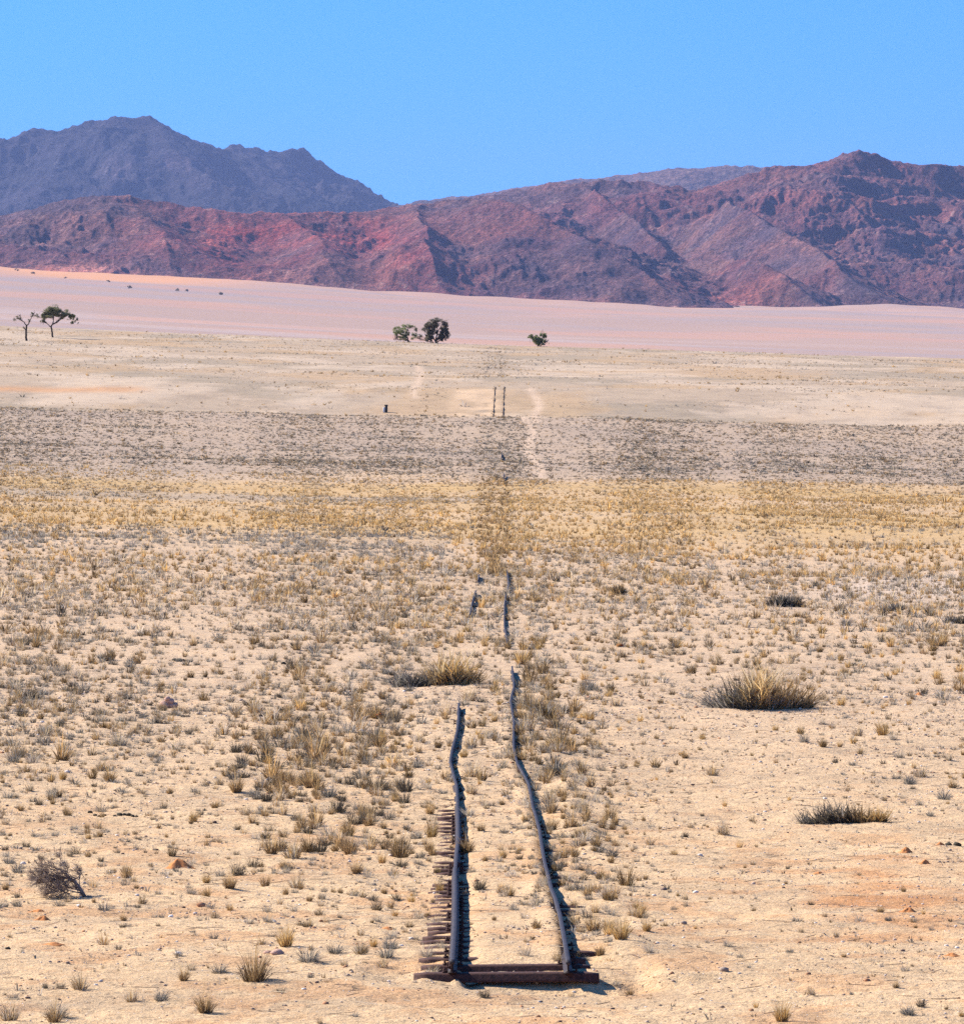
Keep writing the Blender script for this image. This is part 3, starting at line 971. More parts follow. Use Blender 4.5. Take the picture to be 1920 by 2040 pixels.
# landmarks that stay where the photo has them: pixel, base row, width in px, kind, height/width
Z8 = """55 115 60 brown;100 185 75 dark;130 130 80 slate;60 395 80 slate;150 400 85 grey;190 305 80 slate;280 230 55 dark;325 290 48 slate;350 360 55 grey;475 440 70 mix;
510 485 85 brown;598 440 50 slate;648 455 52 slate;680 300 60 slate;560 320 95 grey;480 380 40 grey;290 470 50 gold;235 560 70 grey;300 570 42 grey;35 565 70 slate;
180 600 48 dark;660 190 50 slate;620 250 52 mix;895 425 28 grey;790 545 46 brown;1000 600 52 brown;1035 260 85 slate;1200 300 62 brown;1290 280 90 brown;1100 355 80 dark;
1100 530 90 brown;1160 545 60 slate;1205 565 70 slate;1330 480 100 brown;1300 580 80 mix;1450 510 120 brown;1530 560 100 slate;1630 500 85 dark;1750 530 110 dark;1710 410 75 slate;
1860 500 70 slate;1405 710 78 brown;1570 620 100 dark;1670 610 75 slate;1720 700 85 brown;1620 740 100 brown;1630 830 100 brown;1660 910 88 brown;1140 660 66 mix;900 680 60 gold;
725 610 38 grey;935 650 36 dark;1660 170 90 brown;1770 330 90 brown;1400 150 75 gold;1400 345 62 grey;1320 880 60 brown;1380 980 95 mix;1330 920 52 grey;1110 935 95 dark;
960 965 62 gold;1070 990 95 brown;890 1015 66 grey;735 1015 38 grey;635 990 34 brown;470 865 38 dark;410 840 44 brown;190 855 38 dark;40 870 66 slate;100 890 50 slate;
25 985 46 brown;20 1080 55 slate;465 750 42 brown;410 760 40 gold;375 745 38 grey;700 870 28 slate;1000 1120 55 mix;1070 1090 44 gold;930 1140 36 grey;1160 1150 66 grey;
1250 1145 66 grey;575 1130 44 brown;720 1115 40 slate;1330 1260 110 gold;1440 1330 150 slate;1560 1290 95 slate;1690 1290 66 dark;1740 1250 52 gold;1800 1310 95 slate;1840 1260 72 slate;
1020 1380 95 slate;1180 1420 200 brown;1445 1400 38 slate;370 1460 100 mix;280 1450 55 dark;210 1450 36 dark;60 1505 74 slate;40 1605 120 mix;260 1590 140 slate;890 1365 62 mix;
855 1415 72 brown;750 1510 88 slate;610 1510 85 mix;955 1560 125 brown;1650 1020 55 grey;1840 1110 42 gold;1780 870 52 gold;1850 830 55 grey;1720 860 30 slate;1500 780 70 mix;
960 510 42 mix;1020 500 60 mix;830 400 30 mix;1250 400 60 gold;1480 350 60 grey;1580 330 60 mix;1400 255 70 slate;1340 330 50 slate"""
Z5 = """50 510 110 brown;215 430 80 grey;310 160 90 slate;240 110 85 slate;430 200 90 slate;530 150 72 grey;520 350 50 grey;690 200 150 mix;800 270 60 mix;920 280 60 brown;880 350 72 gold;
640 340 42 brown;700 540 150 mix;830 480 120 grey;910 510 60 grey;965 500 72 dark;300 695 95 slate;180 710 100 grey;215 870 165 dark;50 855 115 dark;380 840 92 grey;500 890 92 slate;710 760 160 mix;
650 620 85 gold;870 750 72 grey;1010 650 82 mix;1050 790 85 grey;990 935 85 pale;680 1060 135 grey;710 900 125 mix;790 980 72 mix;400 1015 112 gold;290 1205 125 slate;
160 1295 85 grey;240 1280 85 grey;30 1405 72 mix;390 1300 105 brown;310 1395 85 grey;780 1180 92 brown;880 1145 60 grey;670 1320 165 brown;810 1395 62 brown;940 1375 82 gold;1070 1370 28 slate;
1110 180 85 mix;1130 400 150 mix;1240 300 92 brown;1300 545 120 gold;1200 750 125 grey;1350 605 125 mix;1290 965 150 mix;1385 905 130 brown;1500 905 115 mix;1560 600 42 dark;1500 520 50 dark;
1420 415 30 brown;1670 505 42 brown;1300 1135 145 brown;1490 1150 72 mix;1760 1160 62 brown;1470 1240 62 dark;1540 1295 85 brown;1190 1485 60 pale;1480 1445 120 grey;990 900 60 grey;590 640 50 pale;
430 560 40 mix;220 560 70 grey;1570 100 150 slate;1240 180 60 grey;1180 350 70 mix;1450 330 60 grey"""
Z6 = """240 75 105 slate;40 245 70 mix;130 155 95 grey;350 175 85 brown;280 235 72 gold;220 395 62 grey;110 545 62 mix;260 565 95 grey;50 405 52 brown;245 680 52 grey;80 740 120 slate;
40 825 95 slate;310 795 120 grey;400 755 85 grey;345 885 115 grey;560 175 145 dark;680 230 62 brown;790 210 72 gold;640 405 105 dark;590 300 72 grey;770 440 72 mix;890 208 24 brown;
990 300 46 pale;1030 395 105 grey;970 465 52 dark;1270 105 120 brown;1250 265 85 brown;1180 335 92 grey;1480 475 62 gold;1350 645 150 brown;1270 665 95 mix;1520 745 155 gold;1440 630 100 gold;
1600 555 105 mix;1680 660 85 gold;1490 915 62 grey;1690 800 85 grey;1670 312 52 brown;1120 835 75 mix;1240 805 65 gold;1390 790 85 brown;670 1030 95 dark;820 980 38 pale;240 945 52 pale;
1210 970 62 mix;730 602 42 brown;590 612 32 mix;1300 800 60 slate;1200 420 90 grey;1320 480 70 slate;1210 560 70 grey;1440 760 80 slate"""
Z7 = """80 780 85 slate;290 738 42 brown;80 950 62 grey;1070 1005 85 gold;950 1000 72 grey;1510 1010 50 gold;1410 1015 62 grey;1310 995 52 grey;1730 990 42 grey;640 1165 62 gold;700 1110 42 grey;
800 1185 62 gold;950 1125 62 grey;1340 1210 115 gold;1410 1235 72 grey;1180 1205 85 mix;830 1255 92 grey;950 1292 75 brown;1060 1288 52 gold;1455 1360 82 grey;230 1475 105 mix;50 1345 72 brown;
1030 1382 52 dark;1140 1395 62 slate;1430 1485 92 slate;1350 1488 52 slate;1520 1515 120 slate;1590 1475 112 mix;1740 1625 115 slate;1800 1555 92 brown;1580 1665 72 grey;1650 1725 62 slate;
1470 1605 52 grey;300 1865 110 mix;160 1715 36 dark;930 660 60 brown;1100 500 90 slate;800 470 60 slate;1070 700 60 brown;820 830 70 brown"""
Z9 = """220 262 48 brown;160 305 26 dark;65 390 85 brown;430 58 38 dark;640 50 85 mix;960 203 32 dark;1560 338 38 brown;1440 445 55 brown;1480 488 48 slate;1620 512 28 brown;1080 392 42 dark;1150 475 42 mix;
650 620 62 slate;480 518 28 gold;100 620 135 gold;220 545 62 mix;200 455 75 gold;970 645 52 slate;1250 662 42 brown;1030 542 42 mix;1650 935 64 dark;1585 965 95 slate;1780 948 32 brown;1520 835 52 brown;
1290 862 32 slate;1080 865 62 mix;1860 975 42 gold;930 1008 120 gold;1570 745 64 grey;1210 560 40 mix;1330 245 30 mix;780 180 40 mix"""


def parse(s, ox, oy, sc):
    out = []
    for e in s.replace('\n', '').split(';'):
        a = e.split()
        if len(a) == 4:
            out.append((ox + float(a[0]) / sc, oy + float(a[1]) / sc, float(a[2]) / sc, a[3]))
    return out


HERO = (parse(Z8, 0, 1350, 2.339) + parse(Z5, 750, 1350, 3.742) + parse(Z6, 750, 1650, 3.118) + parse(Z7, 1350, 1100, 3.282) + parse(Z9, 1200, 1650, 2.5986))
LANDMARKS = [(112, 1785, 'the dead thorn bush'), (360, 1722, 'the big orange mound'), (85, 1832, 'the small orange mound'), (337, 1405, 'the pink stone heap'),
             (757, 1432, 'the orange rock'), (230, 1628, 'the row of dark dung'), (895, 1345, 'the big golden clump'), (1515, 1412, 'the big clump on the right'),
             (1680, 1630, 'the swept dark clump'), (1563, 1200, 'the dark round clump'), (1800, 1697, 'the orange mound on the right'),
             (550, 1903, 'the red stones'), (903, 1925, "the left rail's open end"), (1135, 1925, "the right rail's open end"), (898, 1516, "the left rail's kink"), (1030, 1515, "the right rail's kink")]
ORD = ['', 'second ', 'third ', 'fourth ', 'fifth ', 'sixth ', 'seventh ', 'eighth ', 'ninth ', 'tenth ', 'eleventh ', 'twelfth ', 'thirteenth ', 'fourteenth ', 'fifteenth ',
       'sixteenth ', 'seventeenth ', 'eighteenth ', 'nineteenth ', 'twentieth ']
WORD = {'grey': 'bleached grey', 'slate': 'slate grey', 'gold': 'golden', 'brown': 'brown and gold', 'dark': 'charcoal', 'mix': 'grey and straw', 'pale': 'pale cream'}
HERO_XY = []


def place_heroes():
    rg = np.random.default_rng(77)
    lib = {}
    for k in KIND:
        lib[k] = []
        for i in range(5):
            V, F3, F4, C = make_kind(rg, k, 190, 0.019)
            lib[k].append(mesh_np('grass_tuft', V, F3, F4, M_GRASS, C))
    items = []
    seen = []
    for px, py, w, kind in HERO:
        if any(abs(px - a) < 8 and abs(py - b) < 8 for a, b in seen) or not (-5 < px < 1925):
            continue
        seen.append((px, py))
        d = solve(px, py, 0.0)
        items.append([px, py, w, kind, d])
    items = items[:300]
    groups = {}
    for it in items:
        px, py, w, kind, d = it
        a, b = lx(d), rx(d)
        X = ray(px, py)[0] * d
        best = min(LANDMARKS, key=lambda l: math.hypot(px - l[0], (py - l[1]) * 1.3))
        dist = math.hypot(px - best[0], (py - best[1]) * 1.3)
        if d < 106 and a < X < b:
            where = 'between the two rails'
        elif d < 106 and a - 0.75 < X <= a:
            where = 'beside the left rail'
        elif d < 106 and b <= X < b + 0.9:
            where = 'beside the right rail'
        elif dist < 170:
            dx, dy = px - best[0], (py - best[1]) * 1.3
            if abs(dx) > abs(dy):
                where = ('right of ' if dx > 0 else 'left of ') + best[2]
            else:
                where = ('in front of ' if dy > 0 else 'behind ') + best[2]
        elif px < 760:
            where = ('at the left edge' if px < 200 else 'on open sand left of the track') + (' near the bottom' if py > 1850 else '')
        else:
            where = ('at the right edge' if px > 1720 else 'on open sand right of the track') + (' near the bottom' if py > 1850 else '')
        groups.setdefault((where, kind), []).append(it)
    for (where, kind), lst in groups.items():
        lst.sort(key=lambda t: -t[1])
        for j, it in enumerate(lst):
            px, py, w, _, d = it
            if len(lst) == 1:
                lab = WORD[kind] + ' dry grass tuft ' + where + ', the only one that colour there'
            else:
                first = 'nearest ' if j == 0 else ('farthest ' if j == len(lst) - 1 else ORD[min(j, 19)] + 'nearest ')
                lab = first + WORD[kind] + ' grass tuft ' + where
            ws = lab.split()
            if len(ws) > 16:
                lab = ' '.join(lab.replace(', the only one that colour there', '').split()[:16])
            me = lib[kind][rg.integers(5)]
            X = ray(px, py)[0] * d
            W = w / F_PX * d * 1.30
            up = 0.95 if kind in ('gold',) else (0.75 if w > 60 else 0.8)
            H = W * up * rg.uniform(0.9, 1.12)
            if kind in ('grey', 'slate', 'pale'):
                H *= 0.85
            o = link('grass_tuft', me, None, (X, d + W * 0.25, float(z_ground(np.array(X), np.array(d + W * 0.25)))),
                     label=lab, category='grass tuft', group='dry grass tufts on the sand')
            hw = W / 2 / 0.82
            o.scale = (hw * 1.0, hw * 1.0, H * 1.05)
            o.rotation_euler = (0, 0, rg.random() * 6.28)
            HERO_XY.append((X, d + W * .25, W / 2))


place_heroes()

# big clumps -------------------------------------------------------
def clump(name, px, py, wpx, hpx, spec, label, depth_ratio=0.7, n=900, width=0.008, seed=1, cat='shrub'):
    """a large clump grown from many small hearts; spec: list of (x -1..1, weight, height, lean to x, palette)"""
    rg = np.random.default_rng(seed)
    d = solve(px, py, 0.0)
    W, H = wpx / F_PX * d, hpx / F_PX * d
    X0 = ray(px, py)[0] * d
    yc = d + W * depth_ratio * 0.35
    B = Build()
    V, F3, F4, C = [], [], [], []
    k = 0
    wts = np.array([s[1] for s in spec], float)
    wts /= wts.sum()
    for i in range(n):
        s = spec[rg.choice(len(spec), p=wts)]
        a, r = rg.random() * 6.28, math.sqrt(rg.random())
        bx = s[0] * W * 0.5 + r * math.cos(a) * W * s[5]
        by = r * math.sin(a) * W * s[5] * depth_ratio
        L = H * s[2] * (0.35 + 0.75 * rg.random())
        ln = s[3] + rg.normal(0, 0.52)
        ly = rg.normal(0, 0.5)
        dr = np.array([math.sin(ln), math.sin(ly) * 0.8, max(0.12, math.cos(ln))])
        dr /= np.linalg.norm(dr)
        z0 = float(zc(X0 + bx, yc + by)) if False else 0.0
        p0 = np.array([bx, by, z0 - 0.02])
        pm = p0 + dr * L * 0.5 + rg.normal(0, 0.02, 3) * L
        d2 = dr + np.array([math.sin(ln) * 0.25 + rg.normal(0, 0.40), rg.normal(0, 0.3), -0.10 + rg.normal(0, 0.2)])
        p2 = pm + d2 / np.linalg.norm(d2) * L * 0.55
        sa = rg.random() * math.pi
        sv = np.array([math.cos(sa), math.sin(sa) * .4, 0.15]) * width * d / 60 * (0.6 + 0.7 * rg.random())
        V += [p0 - sv, p0 + sv, pm + sv * .8, pm - sv * .8, p2]
        F4.append((k, k + 1, k + 2, k + 3))
        F3.append((k + 3, k + 2, k + 4))
        c = np.array(s[4][rg.integers(len(s[4]))]) * (0.8 + 0.4 * rg.random())
        C += [c] * 5
        k += 5
    me = mesh_np(name, V, F3, F4, M_GRASS, np.array(C))
    o = link(name, me, None, (X0, yc, float(z_ground(np.array(X0), np.array(yc)))), label=label, category=cat)
    for k in range(4):
        HERO_XY.append((X0, yc - 1.5 * k, W * 0.5))
    return o


clump('grass_clump', 896, 1366, 130, 84, [(0, 5, 0.62, 0.0, DARK, .22), (-.5, 3, 0.5, -0.6, BROWN, .2), (.5, 3, 0.55, 0.6, BROWN, .2), (0.1, 3, 0.95, 0.1, GOLD, .25), (-.1, 1.0, 1.15, 0.0, STRAW, .25), (0.2, 2, 0.5, 0.3, GOLD, .3)],
      'large round clump, dark heart and golden tips, between grey tufts left of the right rail', seed=31, n=1300, cat='grass clump')
clump('grass_clump', 820, 1368, 90, 48, [(0, 3, 0.8, -.1, SLATE, .3), (.3, 2, 0.7, 0.3, DARK, .25), (-.4, 2, .8, -.4, SLATE, .25)],
      'slate grey woody clump leaning against the left side of the golden clump', seed=32, n=600, cat='grass clump')
clump('grass_clump', 1518, 1414, 205, 104, [(-.62, 4, 0.50, -0.95, SLATE, .20), (-.25, 4, 0.72, -0.45, DARK, .22), (.1, 3, 0.85, 0.0, BROWN, .2), (.5, 4, 0.62, 0.6, BROWN, .22), (.75, 2, .42, 0.95, DARK, .13), (.02, 1.6, 1.12, 0.02, STRAW, .13), (.35, 2, 0.4, 0.1, GREY, .2), (-.05, 1.2, 0.95, 0, GOLD, .12)],
      'largest clump, dark spreading base with pale straw plume, on sand right of the track', seed=33, n=2100, cat='grass clump')
clump('grass_clump', 1565, 1207, 78, 34, [(-.3, 3, 0.9, -0.5, DARK, .25), (.3, 3, 0.8, 0.4, DARK, .25), (0, 2, 1.0, 0, SLATE, .25), (0.5, 1, .6, .7, BROWN, .2)],
      'low dark round clump far off on the right, above the largest clump', seed=34, n=900, cat='grass clump')
clump('grass_clump', 1684, 1640, 172, 58, [(-.75, 2.2, 0.65, -1.0, SLATE, .15), (-.35, 3, 0.95, -0.7, DARK, .16), (0, 3, 0.85, -0.45, DARK, .16), (.4, 3, 0.85, -0.25, BROWN, .16), (.78, 2, 0.75, 0.0, GOLD, .10), (.75, 2, 0.6, 0.15, BROWN, .10), (-.12, 1, 1.25, -0.6, SLATE, .10)],
      'swept dark clump with golden stalks at its right end, low on the open sand', seed=35, n=1300, cat='grass clump', depth_ratio=0.5)
clump('grass_clump', 1232, 1182, 44, 26, [(0, 3, 0.9, 0, BROWN, .3), (0.1, 2, 0.8, 0.2, DARK, .25)],
      'small reddish brown clump far off, right of the far bent rails', seed=36, n=500, cat='grass clump')
clump('grass_clump', 1912, 1243, 70, 22, [(0, 3, 0.9, 0, DARK, .35), (-.4, 2, 0.7, -.4, SLATE, .25)],
      'dark low clump cut by the right edge of the view', seed=37, n=500, cat='grass clump')
clump('grass_clump', 1784, 1222, 42, 22, [(0, 3, 0.9, 0, SLATE, .35), (-.6, 2, 0.7, -.6, SLATE, .25)],
      'small slate clump far off, right of the low dark round clump', seed=38, n=400, cat='grass clump')


# dead thorn bush --------------------------------------------------
def thorn_bush():
    rg = random.Random(9)
    px, py = 169, 1787
    d = solve(px, py, 0)
    u = d / F_PX                      # metres per pixel there
    X0 = ray(px, py)[0] * d
    root = empty('thorn_bush', (X0, d, float(z_ground(np.array(X0), np.array(d)))), category='bush',
                 label='bare dead thorn bush with a bent trunk leaning left, on the sand at lower left')
    T = Build()
    trunk = [(0, 0, -0.02), (-8, 2, 14), (-22, 5, 32), (-38, 8, 38), (-56, 6, 36), (-72, 4, 30)]
    T.tube([Vector(p) * u for p in trunk], [4.2 * u, 3.8 * u, 3.4 * u, 2.8 * u, 2.2 * u, 1.5 * u], 7)
    T.tube([Vector(p) * u for p in [(0, 0, 0), (12, -4, 2), (26, -8, 1), (44, -10, -0.5)]], [2.6 * u, 2.0 * u, 1.4 * u, .6 * u], 5)
    link('trunk', T.mesh('trunk', M_TWIG, True), root)
    Bc = Build()
    cnt = [0]

    def grow(p, dirv, L, r, lvl):
        if cnt[0] > 9000:
            return
        cnt[0] += 1
        pts = [p]
        dv = dirv.normalized()
        for i in range(4):
            dv = (dv + Vector((rg.gauss(-0.05, .22), rg.gauss(0, .25), rg.gauss(0.0, .22)))).normalized()
            q = pts[-1] + dv * L / 4
            if q.z < 0.5 * u:
                q.z = 0.5 * u
            pts.append(q)
        Bc.tube(pts, [r, r * .85, r * .7, r * .55, r * .35], 4)
        if lvl < 4:
            for i in range(5 if lvl < 3 else 8):
                q = pts[rg.choice((1, 2, 3, 4))]
                nd = (dv + Vector((rg.gauss(-0.25, .75), rg.gauss(0, .8), rg.gauss(0.18, .6)))).normalized()
                grow(q.copy(), nd, L * rg.uniform(.55, .85), max(r * .6, 0.24 * u), lvl + 1)

    for base, dv, L, r in (((-8, 2, 14), (-.25, .2, 1), 30, 1.6), ((-22, 5, 32), (-.8, .3, .35), 38, 1.8), ((-38, 8, 38), (-1, -.4, .2), 36, 1.8), ((-38, 8, 38), (.3, .3, .9), 22, 1.2),
                           ((-56, 6, 36), (-1, .3, -.1), 34, 1.5), ((-72, 4, 30), (-1, -.1, -.5), 30, 1.3), ((-30, 6, 35), (-.6, -.6, -.6), 34, 1.3), ((-50, 6, 37), (-.5, .5, -.7), 34, 1.3), ((-64, 4, 33), (-.7, -.3, .6), 28, 1.2),
                           ((-2, 1, 6), (-.9, -.3, .12), 44, 1.8), ((-6, 2, 10), (-1, .4, .4), 40, 1.4), ((-30, 4, 6), (-1, -.2, 0.1), 40, 1.3)):
        grow(Vector(base) * u, Vector(dv), L * u, r * u, 1)
    link('branches', Bc.mesh('branches', M_TWIG), root)
    HERO_XY.append((X0 - 50 * u, d, 60 * u))


thorn_bush()


# stones, mounds ---------------------------------------------------
def rock_build(rg, sub=2, rough=0.25, flat=1.0):
    import bmesh
    bm = bmesh.new()
    bmesh.ops.create_icosphere(bm, subdivisions=sub, radius=1.0)
    V = np.array([v.co[:] for v in bm.verts])
    F = [[v.index for v in f.verts] for f in bm.faces]
    bm.free()
    o = rg.random(3) * 50
    for _ in range(5):
        n = rg.normal(size=3)
        n /= np.linalg.norm(n)
        h = V @ n
        k = rg.uniform(0.55, 0.85)
        V = V - np.outer(np.maximum(h - k, 0), n)
    V = V * (1 + rough * perlin(V[:, 0] * 1.5 + o[0] + V[:, 2], V[:, 1] * 1.5 + o[1] - V[:, 2])[:, None])
    V[:, 2] *= flat
    B = Build()
    B.add(V, F)
    return B


def stone(name, px, py, wpx, mat, label, hr=0.7, group=None, cat='stone', seed=0, lift=0.25, sub=2):
    rg = np.random.default_rng(seed + 900)
    d = solve(px, py, 0)
    W = wpx / F_PX * d
    X = ray(px, py)[0] * d
    me = rock_build(rg, sub, 0.3, hr).mesh(name, mat)
    o = link(name, me, None, (X, d + W * .4, float(z_ground(np.array(X), np.array(d + W * .4))) + W * .5 * hr * lift * 2), label=label, category=cat, group=group)
    o.scale = (W / 2,) * 3
    o.rotation_euler = (0, 0, rg.random() * 6)
    return o


stone('rock', 757, 1433, 17, M_REDROCK, 'bright orange rock on the sand left of the track', 0.85, seed=1, lift=0.35)
for i, (x, y, w) in enumerate([(330, 1408, 20), (345, 1409, 16), (337, 1399, 16), (350, 1405, 10), (333, 1391, 11)]):
    o = stone('stone', x, 1409, w * 1.25, M_PINKROCK,
              ('pink stone at the left foot of the small heap', 'pink stone at the right foot of the small heap', 'pink stone in the middle of the small heap',
               'smallest pink stone on the right side of the heap', 'pale pink stone on top of the small heap')[i], 0.8, 'pink stones piled in a heap', seed=20 + i, lift=0.3)
    o.location.z += (1409 - y) / F_PX * o.location.y * 0.9
stone('stone', 533, 1903, 18, M_PINKROCK, 'left one of two flat reddish stones beside the slate tufts', 0.5, 'flat reddish stones', seed=31)
stone('stone', 553, 1905, 32, M_PINKROCK, 'right and larger one of two flat reddish stones beside the slate tufts', 0.45, 'flat reddish stones', seed=32)
stone('stone', 157, 1810, 9, M_PALEROCK, 'white quartz stone in front of the dead thorn bush', 0.8, seed=33)
stone('stone', 340, 1826, 11, M_PALEROCK, 'white quartz stone on the sand right of the small orange mounds', 0.7, seed=34)
stone('stone', 1184, 1741, 8, M_PALEROCK, 'white quartz stone beside the tufts right of the right rail', 0.7, seed=35)
stone('stone', 15, 1893, 13, M_DARKROCK, 'small dark smooth stone at the left edge of the sand', 0.5, seed=36)
stone('stone', 380, 1728, 9, M_DARKROCK, 'dark pebble at the foot of the big orange mound', 0.7, seed=37)
stone('stone', 1235, 1290, 13, M_REDROCK, 'small dark red rock right of the right rail, far off', 0.5, seed=38)
stone('dung', 1890, 1690, 16, M_DARKROCK, 'left one of two dark dung lumps at the right edge', 0.7, 'dark dung lumps at the right edge', 'dung', 39)
stone('dung', 1908, 1691, 18, M_DARKROCK, 'right one of two dark dung lumps at the right edge', 0.7, 'dark dung lumps at the right edge', 'dung', 40)
names = ['first', 'second', 'third', 'fourth', 'fifth', 'sixth', 'seventh', 'eighth', 'ninth', 'tenth', 'eleventh']
for i, (x, y, w) in enumerate([(179, 1620, 11), (189, 1624, 10), (197, 1629, 9), (207, 1627, 10), (228, 1628, 8), (238, 1626, 13), (247, 1624, 11), (256, 1626, 12), (264, 1627, 9), (272, 1628, 8)]):
    stone('dung', x, y + 2, w, M_DARKROCK, names[i] + ' from the left in the row of dark dung lumps on the sand', 0.65, 'row of dark dung lumps', 'dung', 50 + i)
for i, (x, y, w) in enumerate([(347, 1318, 12), (356, 1319, 14), (366, 1318, 12)]):
    stone('dung', x, y, w, M_DARKROCK, ('left', 'middle', 'right')[i] + ' one of three dark lumps behind the pink stone heap', 0.6, 'dark lumps behind the stone heap', 'dung', 65 + i)
for i, (x, y, w) in enumerate([(549, 1321, 10), (565, 1323, 12), (578, 1322, 11)]):
    stone('dung', x, y, w, M_DARKROCK, ('left', 'middle', 'right')[i] + ' one of three dark lumps left of the golden clump, far off', 0.6, 'dark lumps left of the golden clump', 'dung', 70 + i)


def mound(px, py, wpx, hpx, label, seed):
    rg = np.random.default_rng(seed)
    d = solve(px, py, 0)
    R, H = wpx / F_PX * d / 2, hpx / F_PX * d
    X = ray(px, py)[0] * d
    n, m = 26, 40
    V, F3, F4 = [(0, 0, H)], [], []
    sx = rg.uniform(-0.15, 0.25)
    for i in range(1, n + 1):
        t = i / n
        for j in range(m):
            a = j / m * 2 * math.pi
            rr = R * t * (1 + 0.12 * math.sin(a * 3 + seed) + 0.08 * math.sin(a * 5 + 2 * seed))
            x, y = rr * math.cos(a), rr * math.sin(a) * 0.8
            z = H * 0.5 * (1 + math.cos(math.pi * t)) * (1 - 0.15 * t)
            z += 0.10 * H * float(perlin(np.array(x / R * 5 + seed), np.array(y / R * 5))) * t * (1 - t) * 4
            if t > 0.9:
                z -= H * 0.5 * (t - 0.9) / 0.1
            V.append((x + sx * R * (1 - t), y, z))
    for j in range(m):
        F3.append((0, 1 + j, 1 + (j + 1) % m))
        for i in range(n - 1):
            F4.append((1 + i * m + j, 1 + (i + 1) * m + j, 1 + (i + 1) * m + (j + 1) % m, 1 + i * m + (j + 1) % m))
    me = mesh_np('sand_mound', V, F3, F4, M_MOUND, None, True)
    yy = d + R * .5
    link('sand_mound', me, None, (X, yy, float(z_ground(np.array(X), np.array(yy)))), label=label, category='sand mound', group='orange burrow mounds on the pale sand')
    HERO_XY.append((X, yy, R * 0.8))


for i, (x, y, w, h, lab) in enumerate([
        (358, 1732, 72, 20, 'big orange sand mound on the left, between the thorn bush and the track'),
        (82, 1832, 44, 10, 'small bright orange mound at the left, in front of the thorn bush'),
        (74, 1818, 40, 6, 'low orange patch just behind the small bright mound'),
        (105, 1886, 44, 5, 'flat orange mound lowest at the left, below the small bright one'),
        (1804, 1701, 32, 11, 'cone shaped orange mound at right, dark brown, left of the dung lumps'),
        (1873, 1690, 26, 8, 'pale orange mound right of the cone shaped one, beside the dung'),
        (1841, 1728, 30, 9, 'orange mound just below the cone shaped one at right'),
        (1808, 1818, 40, 9, 'pale orange rounded mound on the orange patch at right'),
        (1898, 1905, 34, 6, 'low orange mound alone at the right edge, near the bottom'),
        (1832, 1388, 22, 6, 'small far orange mound right of the largest clump'),
        (770, 1850, 36, 5, 'low orange mound just left of the left rail, behind grey tufts'),
        (1630, 1742, 24, 4, 'faint orange mound left of the orange patch at right')]):
    mound(x, y, w, h, lab, i + 3)


# kilometre post ---------------------------------------------------
def marker():
    px, py, d = 768, 816, 552
    u = d / F_PX
    X = ray(px, py)[0] * d
    z = float(z_ground(np.array(X), np.array(d)))
    r = empty('marker_stone', (X, d, z), category='marker stone', label='upright marker block, white on its left and black on its right, at the scrub edge')
    B = Build()
    B.box((-5.2 * u, -2.5 * u, -0.3), (-1.0 * u, 2.5 * u, 10.5 * u))  # left part of the block white, right part black
    link('white_face', B.mesh('white_face', M_WHITE), r)
    B = Build()
    B.box((-1.0 * u, -3.2 * u, -0.3), (4.0 * u, 3.2 * u, 14.5 * u))
    B.box((-2.0 * u, -3.6 * u, 12.5 * u), (4.6 * u, 3.6 * u, 15.5 * u))
    link('dark_block', B.mesh('dark_block', M_BLACK), r)


marker()


# trees ------------------------------------------------------------
def foliage(rg, blobs, u, size, pal, dens):
    """small leaf faces spread through ellipsoids: (x, y, z, rx, rz, weight) in pixels"""
    V, F, C = [], [], []
    k = 0
    for bx, by, bz, rx_, rz_, wt in blobs:
        n = int(dens * 3.0 * rx_ * rz_ * wt)
        # a few sub-clumps per blob give light and dark lumps and gaps
        sub = [(rg.normal(0, .5), rg.normal(0, .6), rg.normal(0, .5), rg.uniform(.25, .6)) for _ in range(max(5, int(rx_ * 1.2)))]
        for i in range(n):
            s = sub[rg.integers(len(sub))]
            q = rg.normal(0, 1, 3)
            q = q / np.linalg.norm(q) * rg.random() ** (1 / 2.2) * s[3]
            x, y, z = (s[0] + q[0]), (s[1] + q[1]), (s[2] + q[2])
            if x * x + y * y + z * z > 1.5:
                continue
            p = np.array([bx + x * rx_, by + y * rx_, bz + z * rz_]) * u
            a, b = rg.normal(0, 1, 3), rg.normal(0, 1, 3)
            a /= np.linalg.norm(a)
            b -= a * (a @ b)
            b /= np.linalg.norm(b)
            sz = size * 0.95 * rg.uniform(.6, 1.3)
            V += [p - a * sz, p + b * sz * .5, p + a * sz, p - b * sz * .5]
            F.append((k, k + 1, k + 2, k + 3))
            C += [np.array(pal[rg.integers(len(pal))]) * rg.uniform(.75, 1.25)] * 4
            k += 4
    return np.array(V), F, np.array(C)


